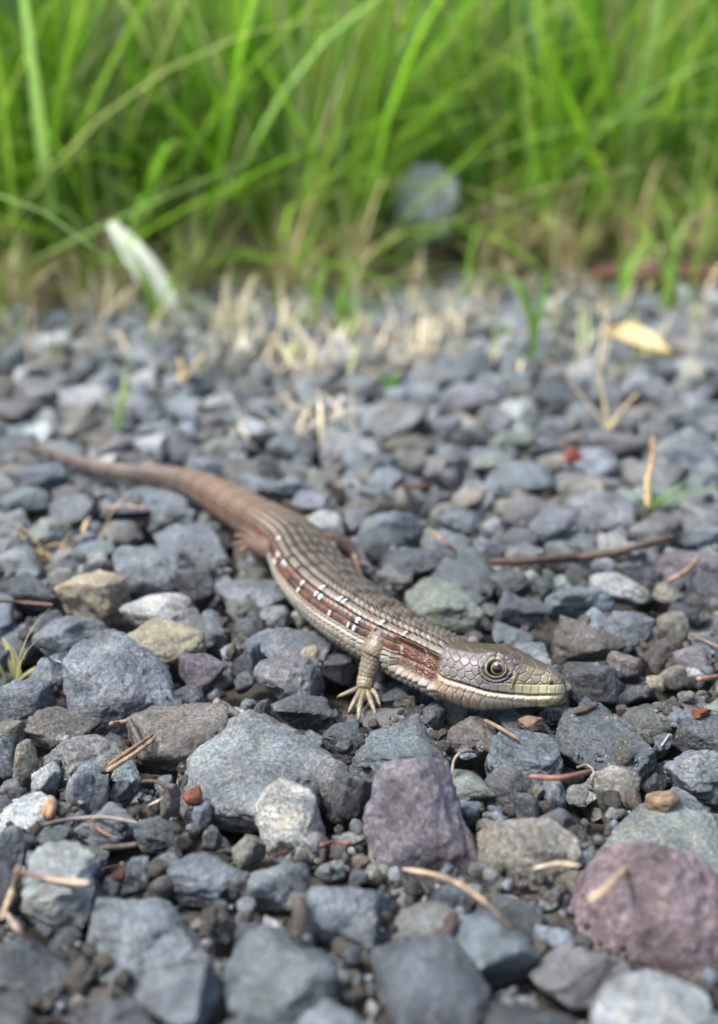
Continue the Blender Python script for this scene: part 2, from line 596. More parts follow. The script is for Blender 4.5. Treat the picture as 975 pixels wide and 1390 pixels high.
# --- head
hd_m = smooth(-.06, .02, X)                               # blend from neck scales to head
XL = X * HEADL
Yh, Zh = YY, ZZ
zm = np.interp(X, [-.05, .04, .2, .35, .55, .75, .9, 1.0], [-.04, -.07, -.11, -.135, -.145, -.125, -.09, -.07])
dm = Zh - zm
hdisp = np.zeros((NR, NP))
olive = np.array(srgb(108, 93, 76))
lav = np.array(srgb(158, 153, 154))
lip = np.array(srgb(206, 204, 152))
cream = np.array(srgb(222, 210, 188))
pink = np.array(srgb(214, 182, 160))
hm = X > -.12
stepl = np.linalg.norm(np.diff(P3, axis=0), axis=2)
XLS = np.minimum(XL, .5 * HEADL) * 0 + HEADL - np.vstack([np.cumsum(stepl[::-1], 0)[::-1], np.zeros((1, NP))]) + .12
XLS = np.where(X > .35, XL, XLS - XLS[np.searchsorted(Xh, .35)][None] + .35 * HEADL)
Qx, Qy, Qz = XLS[hm], Yh[hm], Zh[hm]


def hexseeds(x0, x1, y0, y1, sx, sy, jit, seed):
    r = np.random.default_rng(seed)
    pts = []
    j = 0
    yv = y0
    while yv < y1:
        xv = x0 + (sx / 2 if j % 2 else 0)
        while xv < x1:
            pts.append((xv + r.uniform(-jit, jit) * sx, yv + r.uniform(-jit, jit) * sy))
            xv += sx
        yv += sy
        j += 1
    return np.array(pts)


# side scales, top plates, chin scales
def field(q, seeds, w, seed):
    i, g = cells2d(q, seeds)
    return smooth(0, w, g), hash3(i, i * 0 + 3, i * 0, seed)


sd_b, sd_h = field(np.stack([Qx, Qz * 1.0], 1), hexseeds(-1.2, 2.4, -.8, .8, .155, .12, .27, 1), .028, 8)
tp_b, tp_h = field(np.stack([Qx, np.abs(Qy)], 1), hexseeds(-1.2, 2.5, -.13, .9, .25, .19, .2, 2), .03, 9)
ch_b, ch_h = field(np.stack([Qx, Qz * .7 + Qy * side.repeat(NR, 0)[hm] * -.4], 1), hexseeds(-1.2, 2.4, -1.2, .9, .17, .085, .14, 3), .03, 10)
full = lambda a: (lambda z: (z.__setitem__(hm, a), z)[1])(np.zeros((NR, NP)))
sd_b, sd_h, tp_b, tp_h, ch_b, ch_h = map(full, (sd_b, sd_h, tp_b, tp_h, ch_b, ch_h))
AH = np.degrees(np.arctan2(np.abs(Yh) / (hw[:, None] + 1e-6), Zh / (np.where(Zh > 0, zt[:, None], zb[:, None]) + 1e-6)))
topm = 1 - smooth(36, 44, AH)
lowm = 1 - smooth(-.02, .02, dm)
sidm = (1 - topm) * (1 - lowm)
labm = smooth(.0, .015, dm) * (1 - smooth(.16, .18, dm)) * smooth(.36, .42, X) * sidm
hdisp += sidm * (1 - labm) * .018 * sd_b + topm * .014 * tp_b + lowm * .012 * ch_b
hc = lerp(np.broadcast_to(lav, (NR, NP, 3)), np.broadcast_to(np.array(srgb(166, 156, 132)), (NR, NP, 3)), smooth(.5, .72, X))
hc = hc * (0.80 + .36 * sd_h)[..., None] * (1 + .1 * nz_l)[..., None]
hc = lerp(hc, hc * .58, (1 - sd_b) * .55)
tcg = lerp(np.broadcast_to(olive, (NR, NP, 3)), np.broadcast_to(np.array(srgb(128, 118, 100)), (NR, NP, 3)), smooth(.6, .95, X)) * (0.8 + .35 * tp_h)[..., None]
tcg = lerp(tcg, np.broadcast_to(np.array(srgb(170, 156, 132)), (NR, NP, 3)), (1 - tp_b) * .55)
hc = lerp(hc, tcg, topm)
lowc = lerp(np.broadcast_to(pink, (NR, NP, 3)), np.broadcast_to(cream, (NR, NP, 3)), smooth(.1, .4, X))
lowc = lerp(lowc, np.broadcast_to(np.array(srgb(216, 212, 158)), (NR, NP, 3)), smooth(.6, .95, X))
lowc = lerp(lowc, np.broadcast_to(np.array(srgb(172, 160, 146)), (NR, NP, 3)), smooth(-.12, -.26, dm) * (1 - smooth(.55, .85, X)) * .8)
lowc = lowc * (0.88 + .2 * ch_h)[..., None]
lowc = lerp(lowc, lowc * .6, (1 - ch_b) * .6 * np.clip(smooth(-.1, -.14, dm) + (1 - smooth(.05, .15, X)), 0, 1)) * 1.22
hc = lerp(hc, lowc, lowm)
# lip scales
lu = (XL / .128) % 1.0
le = np.minimum(lu, 1 - lu) + .05 * nz_f
lab_b = smooth(0, .10, le)
hdisp += labm * (.016 * lab_b + .012)
labc = lerp(np.broadcast_to(lip, (NR, NP, 3)), np.broadcast_to(np.array(srgb(226, 222, 200)), (NR, NP, 3)), (1 - smooth(.03, .1, dm)) * .6) * (0.8 + .34 * hash3(np.floor(XL / .128).astype(np.int64), np.zeros((NR, NP), np.int64), np.zeros((NR, NP), np.int64), 2))[..., None]
labc = lerp(labc, labc * .55, (1 - lab_b) * .7)
hc = lerp(hc, labc, labm * smooth(.34, .78, X))
ltop = np.exp(-((dm - .175) / .012) ** 2) * smooth(.36, .42, X) * sidm
hc = lerp(hc, hc * .55, ltop * .7)
hdisp -= .012 * ltop
jl = np.exp(-((dm + .13 - .03 * np.sin(XL * 3)) / .012) ** 2) * smooth(.2, .3, X) * (1 - smooth(.88, .95, X))
hdisp -= .012 * jl
hc = lerp(hc, hc * .62, jl * .6)
# mouth
mo = smooth(-.03, .03, X)
groove = np.exp(-(dm / .020) ** 2) * mo
hdisp -= .055 * groove
hc = lerp(hc, np.broadcast_to(np.array(srgb(66, 34, 30)), (NR, NP, 3)), groove * (1 - smooth(.45, .75, X) * .75))
hdisp += .022 * np.exp(-((dm + .06) / .045) ** 2) * mo
# yellow-pink corner of the mouth and neck edge
cm = np.exp(-((XL - .02 + .12 * nz_l) / .16) ** 2 - ((Zh + .22) / .22) ** 2)
hc = lerp(hc, np.broadcast_to(np.array(srgb(208, 176, 134)), (NR, NP, 3)), cm * .6)
# eye socket
XE, ZE = .425 * HEADL, .235
ex_, ez_ = XL - XE, Zh - ZE
ez_t = ez_ + .16 * ex_ * (ez_ > 0)
de = np.hypot(ex_ / 1.14, ez_t / .94)
em = (AH > 15) * (np.abs(XL - XE) < .6)
lo = smooth(.03, -.03, ez_)
hdisp *= 1 - .85 * np.exp(-(de / .20) ** 4) * em
hdisp -= em * .12 * (1 - smooth(.108, .128, de))
hdisp += em * .020 * np.exp(-((de - .138) / .014) ** 2)
hdisp -= em * .028 * np.exp(-((de - .176) / .014) ** 2) * lo
hdisp += em * .020 * np.exp(-((de - .205) / .018) ** 2) * lo
hdisp -= em * .016 * np.exp(-((de - .238) / .012) ** 2) * lo
brow = np.exp(-((ez_ - .185 + .30 * ex_ * (ex_ > -.05)) / .05) ** 2) * np.exp(-((ex_ - .05) / .32) ** 4) * em
hdisp += .085 * brow
cc3 = lambda *c: np.broadcast_to(np.array(srgb(*c)), (NR, NP, 3))
hc = lerp(hc, cc3(176, 164, 128), em * np.exp(-((de - .138) / .012) ** 2) * .8)
hc = lerp(hc, cc3(150, 142, 128), em * np.exp(-((de - .205) / .018) ** 2) * .6 * lo)
hc = lerp(hc, cc3(46, 40, 36), em * np.exp(-((de - .170) / .014) ** 2) * np.where(ez_ < .03, .9, .45))
hc = lerp(hc, cc3(66, 58, 52), em * np.exp(-((de - .238) / .012) ** 2) * .75 * lo)
hc = lerp(hc, cc3(30, 26, 22), em * (1 - smooth(.116, .128, de)))
hc = lerp(hc, cc3(104, 92, 78), brow * .7)
dk = np.exp(-((ez_ + .09 - .28 * (ex_ - .24)) / .026) ** 2) * smooth(.13, .18, ex_) * (1 - smooth(.26, .32, ex_))
hc = lerp(hc, np.broadcast_to(np.array(srgb(45, 38, 30)), (NR, NP, 3)), dk * .9)
hdisp -= .02 * dk
yl = np.exp(-((ex_ - .36) / .07) ** 2 - ((ez_ + .16) / .1) ** 2)
hc = lerp(hc, np.broadcast_to(np.array(srgb(200, 198, 130)), (NR, NP, 3)), yl * .7 * sidm * (1 - labm))
# nostril
nd = np.hypot(XL - .9 * HEADL, Zh - .10)
nos = np.exp(-(nd / .03) ** 2) * (np.abs(Yh) > .08)
hdisp -= .05 * nos
hc = lerp(hc, np.broadcast_to(np.array(srgb(40, 35, 28)), (NR, NP, 3)), nos)

disp = trunk_d * (1 - hd_m) + hdisp * hd_m
disp *= np.where(X > .9, tipf[:, None], 1)
hc = hc * (1 + .5 * lowm + .3 * labm * smooth(.4, .85, X) + .2 * smooth(.6, .9, X) * sidm)[..., None]
col = lerp(base, hc, hd_m)
YY2, ZZ2 = YY + nY * disp, ZZ + nZ * disp
V = (ctr[:, None] + RT[:, None] * YY2[..., None] + UP[:, None] * ZZ2[..., None])
V += (fbm(V.reshape(-1, 3) * 2.2, 2, 21).reshape(NR, NP, 1)) * .012 * (UP + RT)[:, None]
LV, LC, LF = [V.reshape(-1, 3)], [col.reshape(-1, 3)], []
gi = np.arange(NR * NP).reshape(NR, NP)
g2 = np.roll(gi, -1, 1)
LF.append(np.stack([gi[:-1].ravel(), gi[1:].ravel(), g2[1:].ravel(), g2[:-1].ravel()], 1))
LF.append(np.stack([gi[0], np.roll(gi[0], -1), np.full(NP, NR * NP), np.full(NP, NR * NP)], 1)[:0])
nv = NR * NP


def tube(P, R, n_len, n_phi, color_fn, amp=.014, tl=.09, rows=14, flat=1.0, endround=True):
    """tapering scaly limb; returns verts, cols, faces (local indices)"""
    P = np.asarray(P, float)
    pt = catmull(P, 30)
    sgl = np.r_[0, np.cumsum(np.linalg.norm(np.diff(pt, axis=0), axis=1))]
    cs_ = sgl[::30][:len(P)]
    t = sgl[-1] * np.sin(np.linspace(0, math.pi / 2, n_len)) if endround else np.linspace(0, sgl[-1], n_len)
    t = .5 * t + .5 * np.linspace(0, sgl[-1], n_len)
    c_ = np.stack([np.interp(t, sgl, pt[:, k]) for k in range(3)], 1)
    r_ = pchip(cs_, R, t)
    rem = sgl[-1] - t
    rl = R[-1] * 1.3
    r_ = r_ * np.where(rem < rl, np.sqrt(np.clip(1 - (1 - rem / rl) ** 2, 0.0005, 1)), 1)
    T = np.gradient(c_, axis=0)
    T /= np.linalg.norm(T, axis=1)[:, None] + 1e-9
    ref = np.array((.13, .2, 1.0))
    U_ = ref - T * (T @ ref)[:, None]
    bad = np.linalg.norm(U_, axis=1) < .25
    U_[bad] = np.array((0, 1.0, 0)) - T[bad] * T[bad][:, 1:2]
    U_ /= np.linalg.norm(U_, axis=1)[:, None]
    W_ = np.cross(T, U_)
    f = np.linspace(0, 2 * math.pi, n_phi, endpoint=False)
    uu = (f[None] / (2 * math.pi) * rows + .5 * (np.floor(t / tl) % 2)[:, None]) % 1
    vv = ((t / tl) % 1)[:, None].repeat(n_phi, 1)
    eu = np.minimum(uu, 1 - uu)
    d = amp * (vv * smooth(0, .15, 1 - vv) * smooth(0, .2, eu))
    rr = r_[:, None] * (1 + d / max(R[0], .05))
    VV = c_[:, None] + U_[:, None] * (np.cos(f)[None] * rr * flat)[..., None] + W_[:, None] * (np.sin(f)[None] * rr)[..., None]
    h = hash3(np.floor(f[None] / (2 * math.pi) * rows + .5 * (np.floor(t / tl) % 2)[:, None]).astype(np.int64), np.floor(t / tl).astype(np.int64)[:, None].repeat(n_phi, 1), np.zeros((n_len, n_phi), np.int64), 5)
    sm_ = np.maximum(1 - smooth(.02, .16, eu), 1 - smooth(.0, .16, 1 - vv))
    cc = color_fn((t / sgl[-1])[:, None].repeat(n_phi, 1), f[None].repeat(n_len, 0), VV)
    cc = cc * (0.85 + .34 * h - .5 * sm_)[..., None] * (1 + .16 * vnoise(VV.reshape(-1, 3) * 5, 3).reshape(n_len, n_phi, 1))
    g = np.arange(n_len * n_phi).reshape(n_len, n_phi)
    gg = np.roll(g, -1, 1)
    F = np.stack([g[:-1].ravel(), gg[:-1].ravel(), gg[1:].ravel(), g[1:].ravel()], 1)
    return VV.reshape(-1, 3), cc.reshape(-1, 3), F


def add_tube(*a, **k):
    global nv
    v_, c_, f_ = tube(*a, **k)
    LV.append(v_)
    LC.append(c_)
    LF.append(f_ + nv)
    nv += len(v_)


def grad(c0, c1, c2=None):
    c0, c1 = np.array(srgb(*c0)), np.array(srgb(*c1))
    if c2 is None:
        return lambda t, f, V: lerp(np.broadcast_to(c0, (*t.shape, 3)), np.broadcast_to(c1, (*t.shape, 3)), t)
    c2 = np.array(srgb(*c2))
    return lambda t, f, V: lerp(lerp(np.broadcast_to(c0, (*t.shape, 3)), np.broadcast_to(c1, (*t.shape, 3)), t * 2), np.broadcast_to(c2, (*t.shape, 3)), t * 2 - 1)


claws = []


def limb(pts, R, toes, colr, toecol, toe_r=.046):
    add_tube([at(*p_) for p_ in pts], R, 110, 84, colr, amp=.02, tl=.085, rows=15)
    for tp in toes:
        P = [at(*q) for q in tp]
        add_tube(P, [toe_r * 1.25, toe_r * 1.05, toe_r * .78][:len(P)] if len(P) == 3 else list(np.linspace(toe_r * 1.2, toe_r * .75, len(P))), 54, 24, toecol, amp=.012, tl=.045, rows=5)
        d = P[-1] - P[-2]
        claws.append((P[-1] - d / np.linalg.norm(d) * .02, d / np.linalg.norm(d)))


# right front leg (the visible one)
limb([(542, 850, .50), (533, 857, .70), (521, 866, .90), (511, 880, .82), (504, 899, .59), (498, 919, .34), (495, 934, .18), (494, 941, .12)], [.24, .27, .265, .225, .185, .16, .145, .09],
     [[(492, 932, .17), (478, 938, .19), (461, 945, .14)], [(491, 936, .16), (482, 951, .18), (474, 966, .05)], [(494, 938, .15), (489, 957, .18), (487, 975, .04)],
      [(498, 937, .15), (504, 953, .16), (510, 969, .04)], [(500, 933, .16), (510, 942, .15), (515, 955, .05)]],
     grad((120, 92, 72), (170, 158, 144), (184, 172, 138)), grad((186, 174, 140), (200, 188, 150)), toe_r=.039)
# right hind leg, stretched back along the tail
limb([(424, 746, .66), (402, 750, .76), (382, 748, .70), (356, 741, .57), (336, 735, .44)], [.36, .33, .28, .22, .12],
     [[(343, 735, .47), (331, 729, .44), (320, 727, .36)], [(343, 737, .45), (330, 737, .40), (317, 739, .32)], [(346, 739, .45), (336, 743, .38), (327, 748, .28)]],
     grad((140, 100, 80), (166, 128, 118), (148, 114, 90)), grad((150, 112, 84), (172, 136, 100)), toe_r=.055)
# left hind leg
limb([(424, 745, .58), (449, 738, .55), (468, 743, .44), (481, 754, .28), (485, 766, .16)], [.28, .27, .21, .14, .08],
     [[(484, 760, .22), (492, 766, .16), (500, 770, .08)], [(483, 762, .22), (486, 771, .14), (490, 778, .06)]],
     grad((134, 100, 82), (136, 104, 90), (128, 98, 82)), grad((140, 104, 84), (150, 116, 90)))
# left front leg, tucked on the far side of the body
limb([(545, 866, .66), (560, 850, .5), (572, 850, .3), (580, 853, .16)], [.2, .17, .14, .08],
     [[(577, 852, .2), (584, 854, .14), (590, 857, .06)], [(575, 853, .2), (579, 858, .14), (582, 864, .05)]],
     grad((150, 118, 88), (160, 146, 130)), grad((160, 150, 115), (176, 164, 126)))

LVa, LCa, LFa = np.vstack(LV), np.vstack(LC), np.vstack(LF)
lum = LCa.mean(1, keepdims=True)
LCa = np.clip((lum + (LCa - lum) * .84) * .36, .004, .8)
lz = at(500, 850, .2)
root = obj('lizard', None, loc=(lz[0], lz[1], 0.2), label='brown and grey alligator lizard lying across the gravel, pale yellow-green snout', cat='lizard')
root.empty_display_size = 0.01
body = obj('body', new_mesh('lizard_body', LVa - np.array((lz[0], lz[1], .2)), LFa, LCa), M_LIZARD, root)

# lizard as a ceiling for the loose stones beneath it
i_, j_ = cell(LVa)
np.minimum.at(CEIL, (i_, j_), LVa[:, 2])
for _ in range(3):                                        # close small gaps
    c2 = CEIL.copy()
    c2[1:] = np.minimum(c2[1:], CEIL[:-1]); c2[:-1] = np.minimum(c2[:-1], CEIL[1:])
    c2[:, 1:] = np.minimum(c2[:, 1:], CEIL[:, :-1]); c2[:, :-1] = np.minimum(c2[:, :-1], CEIL[:, 1:])
    CEIL = c2

# eyes
hidx = len(SPINE)
Hup = UP[np.searchsorted(Xh, .45)]
Hrt = RT[np.searchsorted(Xh, .45)]
ax_c = H0 + hd * XE
for sgn in (1, -1):
    ysurf = float(np.interp(XE, XL[:, 0], hw)) * .93
    ec = ax_c + Hrt * sgn * (ysurf - .152) + Hup * (ZE - .005)
    er = .155
    bm = bmesh.new()
    bmesh.ops.create_uvsphere(bm, u_segments=40, v_segments=32, radius=er)
    EV = np.array([v_.co[:] for v_ in bm.verts])
    # the sphere's pole (+Z) looks outward
    out_v = Hrt * sgn * .97 + hd * .12 + Hup * .05
    out_v = out_v / np.linalg.norm(out_v)
    e1 = np.cross(out_v, Hup); e1 /= np.linalg.norm(e1)
    e2 = np.cross(e1, out_v)
    ang = np.degrees(np.arccos(np.clip(EV[:, 2] / er, -1, 1)))
    az = np.arctan2(EV[:, 1], EV[:, 0])
    ecol = np.tile(np.array(srgb(168, 156, 124)), (len(EV), 1)) * .5 * (0.85 + .22 * np.sin(az * 17 + 3 * np.sin(az * 5))[:, None])
    ecol[ang < 30] = srgb(6, 6, 7)
    mid = (ang >= 30) & (ang < 35)
    ecol[mid] = srgb(90, 76, 50)
    ecol[ang > 46] = srgb(46, 36, 26)
    EVw = EV[:, :1] * e1 + EV[:, 1:2] * e2 + EV[:, 2:3] * out_v
    me = bpy.data.meshes.new('eye')
    bm.to_mesh(me)
    bm.free()
    me.vertices.foreach_set('co', (EVw * S).astype(np.float32).ravel())
    ca = me.color_attributes.new('Col', 'FLOAT_COLOR', 'POINT')
    ca.data.foreach_set('color', np.c_[ecol, np.ones(len(ecol))].astype(np.float32).ravel())
    me.polygons.foreach_set('use_smooth', np.ones(len(me.polygons), dtype=bool))
    if 'eye_wet' not in bpy.data.materials:
        attr_material('eye_wet', rough=0.06, spec=0.7, noise_amt=.05)
    obj('eye', me, bpy.data.materials['eye_wet'], root, ec - np.array((lz[0], lz[1], .2)), label='cream-ringed lizard eye with a round black pupil')
# claws
claw_m = attr_material('claw', rough=.35, spec=.5)
for P, d in claws:
    tip = P + d * .075 + np.array((0, 0, -.03))
    v_, c_, f_ = tube([P, P + d * .045 + np.array((0, 0, .004)), tip], [.026, .019, .006], 12, 10, grad((120, 100, 72), (58, 46, 34)), amp=0)
    obj('claw', new_mesh('claw', v_ - P, f_, c_), claw_m, root, P - np.array((lz[0], lz[1], .2)))

# ------------------------------------------------------------------ stones
def ico(n):
    bm = bmesh.new()
    bmesh.ops.create_icosphere(bm, subdivisions=n, radius=1)
    v_ = np.array([q.co[:] for q in bm.verts])
    f_ = np.array([[q.index for q in fc.verts] for fc in bm.faces])
    bm.free()
    v_ /= np.linalg.norm(v_, axis=1)[:, None]
    return v_, f_


ICO = {n: ico(n) for n in (2, 3, 4, 5, 6)}


def stone_shape(n, seed, roundness, rough=1.0):
    """unit stone: a rounded polyhedron, roundness 0 (sharp crushed rock) .. 1 (pebble)"""
    r = np.random.default_rng(seed)
    D, F = ICO[n]
    k = int(r.integers(9, 15)) if roundness < .6 else int(r.integers(14, 20))
    nrm = r.normal(size=(k, 3))
    nrm /= np.linalg.norm(nrm, axis=1)[:, None]
    nrm = np.vstack([nrm, np.eye(3), -np.eye(3)])
    h = np.r_[r.uniform(.62, .98, k), r.uniform(.86, 1.05, 6)]
    if roundness < .3:
        h = np.r_[r.uniform(.52, .96, k), r.uniform(.84, 1.05, 6)]
    if roundness > .6:
        h = np.r_[r.uniform(.82, 1.0, k), np.ones(6)]
    p_ = 44 - 36 * roundness
    # slight warp so that faces are not flat
    Dw = D + .10 * np.stack([vnoise(D * 1.6 + 9 * k_, seed % 997 + k_) for k_ in range(3)], 1)
    Dw /= np.linalg.norm(Dw, axis=1)[:, None]
    q = np.clip(Dw @ nrm.T, 0, None) / h
    rad_ = (q ** p_).sum(1) ** (-1 / p_)
    V_ = D * rad_[:, None]
    w = fbm(V_ * 2.0 + seed % 89, 3, seed % 1013, .55)
    chips = np.clip(fbm(V_ * 3.6 + seed % 71, 2, seed % 733) - .25, 0, 1)
    rid = np.abs(vnoise(V_ * 2.7 + seed % 61, seed % 577))
    V_ = V_ * (1 + rough * ((.065 - .03 * roundness) * w - (.16 - .12 * roundness) * chips + .03 * (1 - roundness) * rid))[:, None]
    if n >= 5:
        V_ = V_ * (1 + rough * .02 * fbm(V_ * 11 + seed % 37, 2, seed % 419))[:, None]
    V_ -= (V_.max(0) + V_.min(0)) / 2
    return V_ / np.abs(V_).max(0), F


def rotz(a):
    c, s = math.cos(a), math.sin(a)
    return np.array(((c, -s, 0), (s, c, 0), (0, 0, 1)))


def rotx(a):
    c, s = math.cos(a), math.sin(a)
    return np.array(((1, 0, 0), (0, c, -s), (0, s, c)))


def roty(a):
    c, s = math.cos(a), math.sin(a)
    return np.array(((c, 0, s), (0, 1, 0), (-s, 0, c)))


COLS = {  # base colours (linear albedo)
    'blue': (.130, .152, .168), 'slate': (.070, .080, .088), 'grey': (.145, .148, .144), 'brown': (.130, .122, .108),
    'pale': (.250, .262, .255), 'tan': (.300, .262, .185), 'purple': (.150, .134, .148), 'pink': (.190, .145, .152),
    'green': (.180, .200, .178), 'warm': (.195, .184, .158), 'white': (.36, .37, .35), 'light': (.168, .185, .200)}
CNAME = {'blue': 'blue-grey', 'slate': 'dark slate', 'grey': 'mid-grey', 'brown': 'brownish grey', 'pale': 'pale grey', 'tan': 'tan', 'purple': 'purplish grey',
         'pink': 'pinkish purple', 'green': 'greenish grey', 'warm': 'warm beige-grey', 'white': 'whitish', 'light': 'light blue-grey'}


def stamp(Vw, lower=True):
    i, j = cell(Vw)
    ok = (i >= 0) & (i < NX) & (j >= 0) & (j < NY)
    np.maximum.at(HM, (i[ok], j[ok]), Vw[ok, 2])


